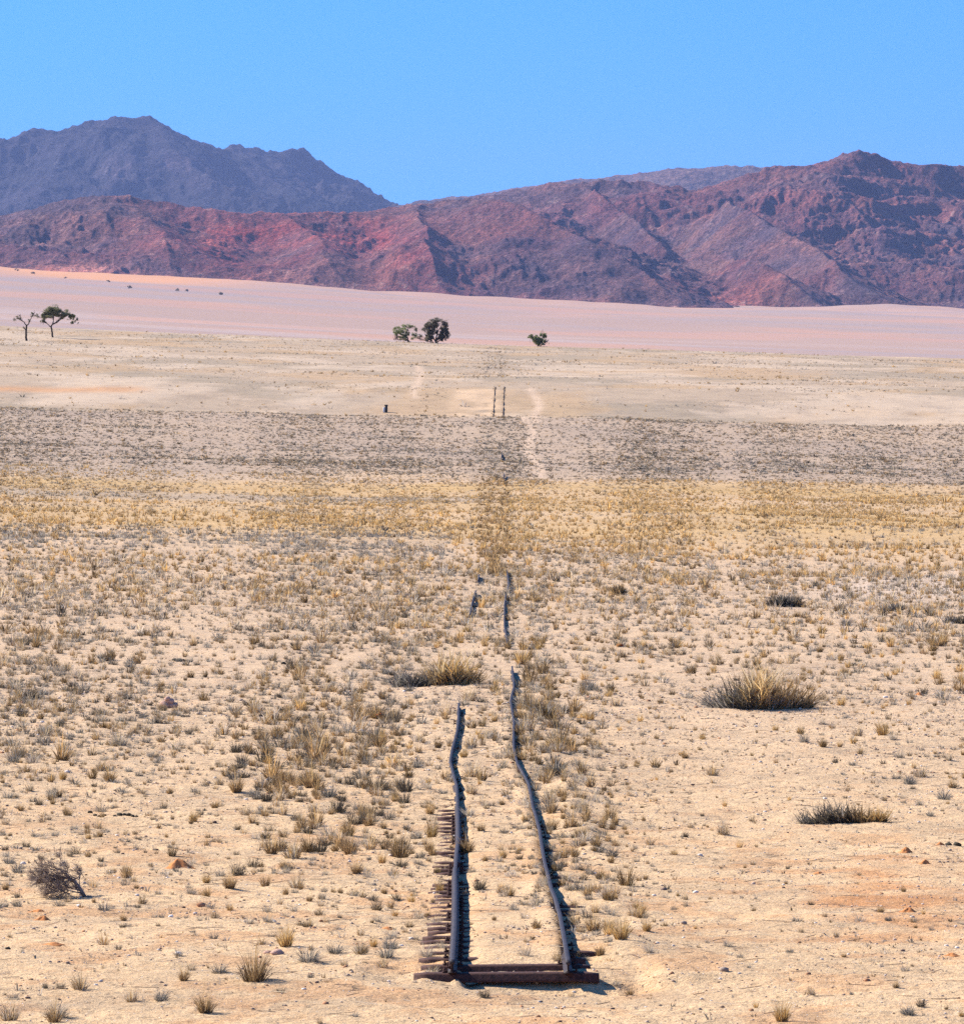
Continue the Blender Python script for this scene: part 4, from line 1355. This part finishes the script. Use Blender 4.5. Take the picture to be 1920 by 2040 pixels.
def tree(name, px, py, d, limbs, blobs, pal, label, seed, dens=2.2, leaf=0.10, twigs=60, cat='tree', group=None, twr=0.35, trunk_n=1):
    rg = np.random.default_rng(seed)
    a, b = ray(px, py)
    X, Z = a * d, b * d
    zg = float(z_ground(np.array(X), np.array(d)))
    ds = np.linspace(600, 1000, 2001)        # first place where the view ray meets the ground
    g = z_ground(a * ds, ds) - b * ds
    hit = np.where(g >= 0)[0]
    d = float(ds[hit[0]]) if len(hit) else float(ds[np.argmax(g)])
    X = a * d
    zg = float(z_ground(np.array(X), np.array(d)))
    u = d / F_PX
    root = empty(name, (X, d, zg), category=cat, label=label, group=group)
    T, Bc = Build(), Build()
    ends = []
    for li, (pts, r0, r1) in enumerate(limbs):
        P = np.array(pts, float) * u
        n = len(P)
        t = np.linspace(0, n - 1, n * 4 - 3)
        Q = np.stack([np.interp(t, np.arange(n), P[:, k]) for k in range(3)], 1)
        Q[1:-1] += rg.normal(0, 0.35 * u, (len(Q) - 2, 3)) * np.array([1, 1, 0.6])
        (T if li < trunk_n else Bc).tube(Q, np.linspace(r0, r1, len(Q)) * u, 6)
        ends += [Q[j] for j in range(len(Q) // 2, len(Q))] if li >= trunk_n or len(limbs) == trunk_n else []
    for i in range(twigs):
        p = ends[rg.integers(len(ends))]
        bl = blobs[rg.integers(len(blobs))] if blobs else None
        if bl is not None:
            near = min(blobs, key=lambda q: abs(q[0] * u - p[0]) + abs(q[2] * u - p[2]) + abs(q[1] * u - p[1]) * .5)
            tgt = np.array([near[0] + rg.normal(0, .6) * near[3], near[1] + rg.normal(0, .6) * near[3], near[2] + rg.normal(0, .6) * near[4]]) * u
        else:
            tgt = p + rg.normal(0, 6 * u, 3)
        m1 = p * .5 + tgt * .5 + rg.normal(0, 1.4 * u, 3)
        Bc.tube([p, m1, tgt], [twr * u, twr * .7 * u, twr * .3 * u], 4)
    link('trunk', T.mesh('trunk', M_BARK, True), root)
    if Bc.n:
        link('branches', Bc.mesh('branches', M_BARK, True), root)
    if blobs:
        V, F, C = foliage(rg, blobs, u, leaf, pal, dens)
        link('crown', mesh_np('crown', V, None, F, M_LEAF, C), root)


OLIVE = [(0.25, 0.26, 0.12), (0.17, 0.18, 0.09), (0.32, 0.31, 0.17), (0.20, 0.17, 0.13)]
GREENY = [(0.29, 0.35, 0.13), (0.21, 0.25, 0.11), (0.36, 0.38, 0.19), (0.26, 0.23, 0.14)]
DUSK = [(0.20, 0.18, 0.12), (0.27, 0.23, 0.17), (0.13, 0.125, 0.09), (0.33, 0.28, 0.21)]
# left edge: umbrella shaped camel thorn, base (105, 671)
tree('camel_thorn_tree', 105, 672, 930,
     [([(0, 0, -2), (-1, 0, 10), (-3, 0, 22)], 2.2, 1.8),
      ([(-3, 0, 21), (-8, 1, 24), (-13, 2, 30), (-22, 3, 34)], 1.1, .5), ([(-3, 0, 22), (1, 1, 30), (2, 2, 40), (0, 2, 52)], 1.5, .5),
      ([(0, 0, 26), (10, -2, 31), (20, -3, 39), (30, -4, 44)], 1.3, .5), ([(2, 0, 28), (11, 3, 34), (18, 4, 42)], 1.0, .5), ([(2, 1, 38), (-8, -2, 46), (-14, -3, 50)], .8, .4)],
     [(2, 0, 54, 15, 10, 1.0), (-14, 2, 46, 11, 8, .9), (20, 0, 45, 10, 7, .9), (-8, 2, 49, 12, 8, 1.0), (11, -2, 50, 11, 8, 1.0), (-4, -5, 44, 10, 5, .8), (28, -2, 48, 9, 7, 1.1), (36, 0, 41, 9, 8, 1.2), (40, 1, 33, 6, 6, .9), (-18, 3, 41, 6, 9, .8), (-20, 3, 33, 5, 6, .5), (49, 0, 34, 3, 5, .6), (51, 0, 29, 2.5, 2, .6)],
     OLIVE, 'umbrella shaped camel thorn tree, larger and leafier of the pair at the left edge', 1, 9.0, 0.085, 110, group='trees on the far ridge')
# left edge: nearly bare one, base (53, 678)
tree('camel_thorn_tree', 53, 679, 900,
     [([(0, 0, -2), (-1, 0, 16), (0, 0, 31)], 2.5, 1.9),
      ([(0, 0, 30), (-4, 1, 36), (-12, 2, 43), (-19, 2, 46)], 1.3, .4), ([(0, 0, 30), (5, -1, 35), (8, -1, 42), (12, -2, 52), (17, -2, 57)], 1.2, .4),
      ([(-12, 2, 43), (-13, 3, 50), (-13, 3, 54)], .6, .25), ([(-8, 1, 40), (-18, 0, 45), (-27, 0, 42)], .6, .2), ([(-2, 0, 22), (-5, 0, 26)], 1.0, .8), ([(13, -2, 52), (22, -2, 50), (28, -1, 46)], .5, .2)],
     [(-16, 1, 46, 7, 3, .35), (12, -1, 52, 6, 5, .4), (21, -1, 50, 6, 4, .3), (7, 0, 40, 4, 5, .35), (-6, 0, 27, 2, 2, .6), (-25, 0, 42, 5, 4, .15)],
     OLIVE, 'nearly bare camel thorn tree with forked crown, smaller of the pair at the left edge', 2, 6.0, 0.08, 70, group='trees on the far ridge', twr=.28)
# centre: low green and dark tree, base (805, 678)
tree('thorn_tree', 815, 677, 925,
     [([(0, 0, -2), (-4, 1, 8), (-10, 1, 14)], 2.2, 1.4), ([(-6, 0, 10), (-18, 1, 16), (-26, 1, 20)], 1.0, .4), ([(-8, 0, 12), (-4, 0, 22), (2, 0, 32)], 1.0, .4), ([(-2, 0, 3), (-16, 1, 5), (-30, 0, 4)], .9, .3), ([(2, 0, 32), (12, 0, 30), (15, 0, 24)], .5, .2)],
     [(-18, 0, 22, 13, 9, 1.1), (-10, 1, 10, 12, 8, .9), (8, 0, 12, 9, 9, .5), (-8, 1, 30, 11, 6, .8), (5, 0, 32, 8, 4, .55), (-4, 0, 18, 8, 6, .6), (13, 1, 25, 4, 6, .3), (-27, 0, 18, 5, 5, .6)],
     GREENY, 'low spreading tree, green on its left, left of the tallest tree at centre', 3, 8.0, 0.085, 90, group='trees on the far ridge')
# centre: the tallest
tree('thorn_tree', 868, 681, 925,
     [([(0, 0, -2), (1, 0, 12), (4, 0, 24)], 1.9, 1.0), ([(2, 0, 0), (-8, 1, 14), (-14, 1, 30), (-16, 1, 36)], 1.6, .5), ([(-4, 0, 0), (-14, 2, 10), (-22, 2, 18)], 1.2, .4), ([(0, 0, 4), (12, -1, 16), (20, -2, 30), (24, -2, 40)], 1.5, .5),
      ([(4, 0, 24), (2, 1, 36), (-2, 1, 44)], 1.0, .4), ([(4, 0, 22), (12, 0, 36), (14, 0, 44)], .9, .4), ([(2, 0, 2), (14, -2, 8), (24, -2, 18)], 1.1, .4), ([(-6, 0, 0), (-20, 1, 4), (-36, 1, 10)], .8, .3)],
     [(0, 0, 45, 14, 5, 1.0), (-8, 0, 36, 13, 9, .9), (18, 1, 14, 11, 12, .9), (-16, 1, 30, 12, 11, 1.1), (-14, 0, 14, 9, 11, 1.7), (-6, 0, 22, 10, 12, 1.1), (20, -1, 38, 7, 6, .8), (14, 0, 26, 9, 10, .8), (22, -1, 22, 7, 9, .8), (10, 0, 10, 9, 8, 1.3), (-32, 1, 12, 6, 6, .5), (-2, 0, 36, 12, 7, .6)],
     DUSK, 'tallest and darkest tree, many stemmed and twiggy, at the centre of the far ridge', 4, 8.5, 0.09, 200, group='trees on the far ridge')
# centre right: green bush
tree('thorn_tree', 1073, 690, 940,
     [([(0, 0, -2), (-2, 0, 6), (-6, 0, 12)], 1.8, 1.0), ([(0, 0, 2), (6, 0, 12), (9, 0, 20)], 1.1, .4), ([(-4, 0, 8), (-12, 0, 16), (-17, 0, 22)], .9, .4), ([(2, 0, 0), (13, 0, 8), (20, 0, 14)], .8, .3)],
     [(-10, 0, 17, 9, 7, 1.2), (9, 0, 20, 7, 9, 1.2), (0, 0, 10, 11, 8, 1.5), (-18, 0, 20, 4, 4, .8), (13, 0, 8, 7, 6, 1.0), (-4, 0, 15, 9, 6, 1.0)],
     GREENY, 'small round green bush alone on the far ridge, right of the centre trees', 5, 10.0, 0.085, 60, group='trees on the far ridge')


# bushes on the dune below the hills -------------------------------
def dune_bushes():
    rg = np.random.default_rng(4)
    B = [(34, 540, 12, 'leftmost'), (66, 545, 10, 'second'), (130, 553, 8, 'third'), (216, 563, 9, 'fourth'), (258, 571, 13, 'fifth'), (352, 576, 14, 'sixth'), (372, 577, 10, 'seventh'), (438, 583, 13, 'rightmost')]
    for px, py, w, o_ in B:
        w = w * 0.8
        a, b = ray(px, py)
        ds = np.linspace(4000, 9600, 600)
        g = z_smooth(a * ds, ds) - b * ds
        i = np.argmin(np.abs(g))
        d = float(ds[i])
        u = d / F_PX
        V, F, C = foliage(rg, [(0, 0, w * .3, w * .5, w * .35, 1.0), (w * .2, 0, w * .25, w * .35, w * .3, 1)], u, 0.9, DUSK, 3.0)
        me = mesh_np('bush', V, None, F, M_LEAF, C)
        link('bush', me, None, (a * d, d, float(z_ground(np.array(a * d), np.array(d)))), category='bush', group='dark bushes at the foot of the hills',
             label=o_ + ' from the left of eight dark bushes along the foot of the hills')


dune_bushes()


# ------------------------------------------------------------------ ground cover
GX = [0, 240, 480, 720, 860, 970, 1130, 1260, 1500, 1700, 1920]
GY = [829, 900, 1000, 1100, 1200, 1300, 1420, 1500, 1600, 1700, 1800, 1900, 2040]
GD = np.array([
    [.20, .20, .20, .20, .16, .15, .14, .20, .20, .20, .20],
    [.20, .20, .20, .22, .24, .22, .14, .22, .24, .24, .24],
    [.50, .50, .50, .50, .50, .50, .45, .50, .50, .50, .50],
    [.80, .85, .85, .80, .8, .8, .75, .7, .6, .5, .5],
    [1.2, 1.2, 1.2, 1.3, 1.3, 1.0, 1.1, .5, .6, 1.1, 1.2],
    [.9, .7, .7, 1.1, 1.3, .8, 1.0, .8, .8, 1.0, 1.3],
    [4.2, 4.0, 2.6, 3.4, 1.6, 2.6, 3.4, .6, .5, 1.0, 1.3],
    [4.0, 3.0, 3.2, 4.8, 1.5, 2.8, 4.5, .6, .25, .7, 2.4],
    [1.8, 1.2, 1.7, 3.4, 1.6, 1.0, 4.8, .7, .2, .2, .5],
    [1.2, .8, 1.4, 1.8, 1.6, .4, 4.8, .8, .2, .15, .2],
    [.7, .5, .9, 1.3, 1.2, .15, 4.0, 1.2, .2, .15, .15],
    [.3, .3, .3, .5, .2, 0, .5, .3, .2, .2, .25],
    [.2, .2, .1, .05, 0, 0, 0, .05, .15, .2, .3]])


def grid(px, py):
    x = np.interp(px, GX, np.arange(len(GX)))
    y = np.interp(py, GY, np.arange(len(GY)))
    x0, y0 = np.minimum(x.astype(int), len(GX) - 2), np.minimum(y.astype(int), len(GY) - 2)
    fx, fy = x - x0, y - y0
    return (GD[y0, x0] * (1 - fx) * (1 - fy) + GD[y0, x0 + 1] * fx * (1 - fy) + GD[y0 + 1, x0] * (1 - fx) * fy + GD[y0 + 1, x0 + 1] * fx * fy)


def scatter(name, label_kind, pts, sizes, hs, kinds, lib, tint, mat=M_GRASS, seed=0):
    """merge copies of template tufts into one object"""
    rg = np.random.default_rng(seed)
    Vs, F3s, F4s, Cs = [], [], [], []
    off = 0
    choice = rg.integers(0, 1 << 30, len(pts))
    ang = rg.random(len(pts)) * 2 * np.pi
    for k in lib:
        for vi, (V, F3, F4, C) in enumerate(lib[k]):
            idx = np.where((kinds == k) & (choice % len(lib[k]) == vi))[0]
            if len(idx) == 0:
                continue
            c, s = np.cos(ang[idx])[:, None], np.sin(ang[idx])[:, None]
            x = (V[None, :, 0] * c - V[None, :, 1] * s) * sizes[idx][:, None] + pts[idx, 0][:, None]
            y = (V[None, :, 0] * s + V[None, :, 1] * c) * sizes[idx][:, None] + pts[idx, 1][:, None]
            z = V[None, :, 2] * hs[idx][:, None] + pts[idx, 2][:, None]
            W = np.stack([x, y, z], -1)
            n, m = W.shape[:2]
            Vs.append(W.reshape(-1, 3).astype(np.float32))
            Cs.append((C[None] * tint[idx][:, None, :]).reshape(-1, 3).astype(np.float32))
            o = off + np.arange(n)[:, None, None] * m
            if F3 is not None:
                F3s.append((F3[None] + o).reshape(-1, 3))
            if F4 is not None:
                F4s.append((F4[None] + o).reshape(-1, 4))
            off += n * m
    me = mesh_np(name, np.vstack(Vs), np.vstack(F3s) if F3s else None, np.vstack(F4s) if F4s else None, mat, np.vstack(Cs))
    return link(name, me, kind='stuff')


def sample_area(rg, d0, d1, dens_max, wide=1.22):
    side = 6.0 if d1 < 600 else 0.0          # the cover goes on beyond the frame
    half = lambda q: 0.0944 * (wide - 0.14) * q + side
    n = int((half(d0) + half(d1)) * (d1 - d0) * dens_max)
    d = rg.random(n * 2) * (d1 - d0) + d0
    d = d[rg.random(n * 2) < half(d) / half(d1)][:n]
    X = (rg.random(len(d)) * 2 - 1) * half(d)
    return X, d


def track_ok(X, d):
    a, b = lx(d), rx(d)
    on = d < 125
    bad = on & ((np.abs(X - a) < 0.07) | (np.abs(X - b) < 0.07))
    return ~bad & ~((d < END + 1.6) & (X > a - .5) & (X < b + .5))


def kinds_for(rg, px, py, X, d):
    """choose a kind of tuft for every point"""
    n = len(X)
    r = rg.random(n)
    kinds = np.array(['grey'] * n, dtype=object)
    patch = fbm(X / 2.6, d / 5.0, 3, 131)
    r2 = r - 0.35 * patch * (d < 200)
    yy = py - 0.02 * (px - 960)
    # near field
    kinds[r2 > 0.52] = 'mix'
    kinds[r2 > 0.74] = 'gold'
    kinds[r2 > 0.84] = 'brown'
    kinds[r2 < 0.18] = 'slate'
    kinds[(r2 < 0.03)] = 'dark'
    lf = (px < 780) & (py > 1200)
    kinds[lf & (r2 > 0.62)] = 'mix'
    kinds[lf & (r2 > 0.86)] = 'brown'
    kinds[lf & (r2 < 0.34)] = 'slate'
    kinds[lf & (r2 < 0.06)] = 'dark'
    # straw coloured belt
    q = rg.random(n)
    jit = 16 * fbm(X / (0.1 * d), d / 40.0, 3, 139)
    belt = smooth(945, 985, yy + jit) * (1 - smooth(1050, 1150, yy + jit))
    streak = fbm(X / (0.16 * d), d / 16.0, 3, 137)
    belt = belt * (1 - 0.85 * smooth(0.05, 0.3, streak))
    belt = belt * (1 - 0.9 * (np.exp(-((yy - 997) / 7) ** 2) * (1 - smooth(900, 1100, px))))
    kinds[q < belt * 0.86] = 'gold'
    tk = np.abs(X - np.interp(d, [120, 180, 350, 550], [0.1, 0.3, 0.85, 1.8])) < 0.0032 * d
    kinds[tk & (d > 190) & (q > 0.35)] = 'brown'
    rs = (d < 125) & (X > rx(d)) & (X < rx(d) + 1.3)
    kinds[rs & (r > .55)] = 'brown'
    kinds[rs & (r < .12)] = 'slate'
    ls = (px > 460) & (px < 830) & (py > 1400) & (py < 1720)
    kinds[ls & (q < .22)] = 'dark'
    kinds[ls & (q > .78)] = 'brown'
    # grey scrub below the embankment
    sc = (yy + jit < 948) & (d < 545)
    kinds[sc] = np.where(q[sc] < 0.24, 'grey', np.where(q[sc] < 0.55, 'slate', np.where(q[sc] < .85, 'dark', 'brown')))
    lg = (yy > 1060) & (yy < 1120) & (px < 900) & (q < 0.6)
    kinds[lg] = 'slate'
    return kinds


def ground_cover():
    rg = np.random.default_rng(2024)
    lods = [(42.5, 78, 115, 0.022, 10.0), (78, 135, 70, 0.032, 9.0), (135, 235, 36, 0.05, 6.0), (235, 547, 16, 0.085, 6.0)]
    for li, (d0, d1, nb, bw, dmax) in enumerate(lods):
        lib = {k: [make_kind(rg, k, nb, bw) for _ in range(7)] for k in KIND}
        X, d = sample_area(rg, d0, d1, dmax)
        px, py = img(X, d, z_smooth(X, d))
        cl = 1.0 + 1.0 * fbm(X / (0.02 * d), d / (0.05 * d), 3, 140)
        cl = cl + 1.2 * smooth(0.1, 0.5, fbm(X / (0.05 * d), d / (0.02 * d + 6), 3, 141)) * (d > 130) * (d < 400)
        keep = rg.random(len(X)) < grid(np.clip(px, 0, 1920), py) * np.clip(cl, 0.12, 2.4) * 2.3 * (1.0 + 1.0 * smooth(110, 190, d) + 2.4 * smooth(300, 380, d)) / dmax
        # the foot path
        pth = np.interp(py, [835, 862, 900, 950], [1045, 1060, 1052, 1085])
        keep &= ~((py > 830) & (py < 955) & (np.abs(px - pth - 3 * np.sin(py / 7)) < 8) & (rg.random(len(X)) < .75))
        keep &= track_ok(X, d)
        X, d, px, py = X[keep], d[keep], px[keep], py[keep]
        if li < 3:
            H = np.array(HERO_XY)
            ok = np.ones(len(X), bool)
            for hx, hy, hr in H:
                ok &= (X - hx) ** 2 + ((d - hy) * .6) ** 2 > (hr * 0.8) ** 2
            X, d, px, py = X[ok], d[ok], px[ok], py[ok]
        kinds = kinds_for(rg, px, py, X, d)
        n = len(X)
        big = np.exp(rg.normal(-0.05, 0.36, n))
        r = (0.070 + 0.060 * smooth(55, 150, d)) * big
        r = np.where((px > 1240) & (py > 1400), r * 0.72, r)
        rb = X - rx(d)
        r = np.where((d < 125) & (rb > 0.1) & (rb < 1.1), r * 1.4, r)
        r = np.where((px > 460) & (px < 800) & (py > 1420) & (py < 1720), r * 1.45, r)
        tk = np.abs(X + 0.0012 * d * rg.normal(0, 1, n) - np.interp(d, [120, 180, 350, 550], [0.1, 0.3, 0.85, 1.8])) < 0.0032 * d
        r = np.where(tk & (d > 190), r * 1.15, r)
        r = np.where(d > 380, r * 1.3, r)
        h = (1 - 0.35 * smooth(200, 330, d)) * r * np.where(kinds == 'gold', 1.95, np.where((kinds == 'mix') | (kinds == 'brown'), 1.6, 1.4)) * rg.uniform(.8, 1.2, n)
        P = np.stack([X, d, z_ground(X, d)], 1)
        tint = np.ones((n, 3)) * rg.choice([0.6, 0.8, 1.0, 1.15, 1.3], n, p=[.17, .16, .23, .24, .20])[:, None]
        scatter('dry_grass', 'tuft', P, r / 0.85, h, kinds, lib, tint, seed=li + 5)
    # small seedlings and broken stalks everywhere near
    lib = {k: [make_kind(rg, k, 12, 0.085) for _ in range(8)] for k in ('grey', 'slate', 'mix', 'brown', 'pale')}
    X, d = sample_area(rg, 42.5, 190, 13.0)
    px, py = img(X, d, z_smooth(X, d))
    g = fbm(X / 1.5, d / 3.0, 3, 150)
    keep = (rg.random(len(X)) < np.clip(0.45 + 0.9 * g, 0.08, 1) * np.where(d > 100, 0.55, 1.0) * np.where(d < 46, .5, 1)) & track_ok(X, d)
    X, d = X[keep], d[keep]
    n = len(X)
    r = 0.032 * np.exp(rg.normal(0, .4, n)) * (1 + 0.8 * smooth(70, 150, d))
    ks = np.array(['grey', 'slate', 'mix', 'brown', 'pale'], dtype=object)[rg.choice(5, n, p=[.34, .14, .2, .12, .2])]
    P = np.stack([X, d, z_ground(X, d)], 1)
    scatter('dry_stubble', 'stub', P, r, r * rg.uniform(.8, 1.9, n), ks, lib, np.ones((n, 3)) * rg.uniform(.7, 1.2, (n, 1)), seed=31)
    # sparse low scrub on the pale slopes beyond
    lib = {k: [make_kind(rg, k, 10, 0.10) for _ in range(6)] for k in ('grey', 'slate', 'brown', 'gold')}
    X, d = sample_area(rg, 548, 985, 0.75)
    px, py = img(X, d, z_smooth(X, d))
    g = fbm(X / 30, d / 16, 4, 160)
    g2 = np.exp(-((px - 985) / 60) ** 2 - ((py - 742) / 16) ** 2) + .9 * np.exp(-((px - 860) / 45) ** 2 - ((py - 808) / 12) ** 2) + .8 * np.exp(-((px - 985) / 28) ** 2 - ((py - 715) / 22) ** 2)
    keep = rg.random(len(X)) < np.clip(0.16 + 1.2 * (g - .10) + g2 * 1.4, 0.06, 1)
    keep &= ~((px > 890) & (px < 1060) & (py > 772) & (py < 829) & (rg.random(len(X)) < .93))
    X, d = X[keep], d[keep]
    # dead growth caught along the two far rails
    ed = rg.uniform(543, 592, 150)
    ex = np.interp(ed, [543, 560, 592], [(992 - CX) / F_PX * 543, (993 - CX) / F_PX * 560, (995.5 - CX) / F_PX * 592]) + rg.choice([-0.53, 0.53], 150) + rg.normal(0, .10, 150)
    edge_n = len(X)
    X, d = np.concatenate([X, ex]), np.concatenate([d, ed])
    n = len(X)
    r = 0.20 * np.exp(rg.normal(0, .4, n))
    ks = np.array(['grey', 'slate', 'brown', 'gold'], dtype=object)[rg.choice(4, n, p=[.4, .28, .12, .2])]
    ks[edge_n:] = 'brown'
    r[edge_n:] *= 0.65
    P = np.stack([X, d, z_ground(X, d)], 1)
    scatter('low_scrub', 'scrub', P, r, r * rg.uniform(.7, 1.2, n), ks, lib, np.ones((n, 3)) * rg.uniform(.8, 1.25, (n, 1)), seed=41)
    # pebbles
    st = {}
    for k, pal in (('a', [(0.55, 0.42, 0.32)]), ('b', [(0.22, 0.15, 0.12)]), ('c', [(0.78, 0.70, 0.62)]), ('d', [(0.50, 0.26, 0.14)])):
        st[k] = []
        for i in range(4):
            b = rock_build(rg, 1, 0.3, 0.6)
            st[k].append((np.vstack(b.v), np.vstack(b.f3), None, np.ones((b.n, 3)) * np.array(pal[0])))
    X, d = sample_area(rg, 42, 110, 30.0)
    g = fbm(X / 2.0, d / 2.0, 3, 170)
    keep = (rg.random(len(X)) < np.clip(.5 + g, .1, 1))
    X, d = X[keep], d[keep]
    n = len(X)
    r = 0.010 * np.exp(rg.normal(0, .45, n)) * (1 + .5 * smooth(60, 110, d))
    ks = np.array(['a', 'b', 'c', 'd'], dtype=object)[rg.choice(4, n, p=[.42, .22, .2, .16])]
    P = np.stack([X, d, z_ground(X, d) + r * .2], 1)
    scatter('gravel', 'gravel', P, r, r, ks, st, np.ones((n, 3)) * rg.uniform(.75, 1.2, (n, 1)), M_PEBBLE, seed=51)
    # fallen stalks and twigs lying on the sand
    V, F, C = [], [], []
    X, d = sample_area(rg, 43, 120, 2.6)
    z = z_ground(X, d)
    a = rg.normal(0, .8, len(X))
    for i in range(len(X)):
        L = rg.uniform(.04, .16)
        w = 0.004 * (1 + d[i] / 90)
        c_, s_ = math.cos(a[i]), math.sin(a[i])
        p = np.array([X[i], d[i], z[i] + 0.008])
        e = np.array([c_, s_, rg.uniform(-.05, .12)]) * L
        q = np.array([-s_, c_, 0.3]) * w
        k = len(V)
        V += [p - e - q, p + e - q, p + e + q, p - e + q]
        F.append((k, k + 1, k + 2, k + 3))
        C += [np.array(((.45, .36, .27), (.10, .07, .055), (.62, .50, .34), (.28, .19, .13))[rg.integers(4)])] * 4
    link('fallen_stalks', mesh_np('fallen_stalks', V, None, F, M_GRASS, np.array(C)), kind='stuff')


ground_cover()

# ------------------------------------------------------------------ haze
def build_haze():
    me_b = Build()
    me_b.box((-13500, -450, -48), (13500, 34500, 1150))
    m = bpy.data.materials.new('desert_haze')
    m.use_nodes = True
    nt = m.node_tree
    nt.nodes.remove(nt.nodes['Principled BSDF'])
    v = nt.nodes.new('ShaderNodeVolumePrincipled')
    v.inputs['Color'].default_value = (*HAZE_COLOR, 1)
    v.inputs['Density'].default_value = HAZE_DENSITY
    nt.links.new(v.outputs[0], nt.nodes['Material Output'].inputs['Volume'])
    link('haze', me_b.mesh('haze', m), kind='stuff')


build_haze()
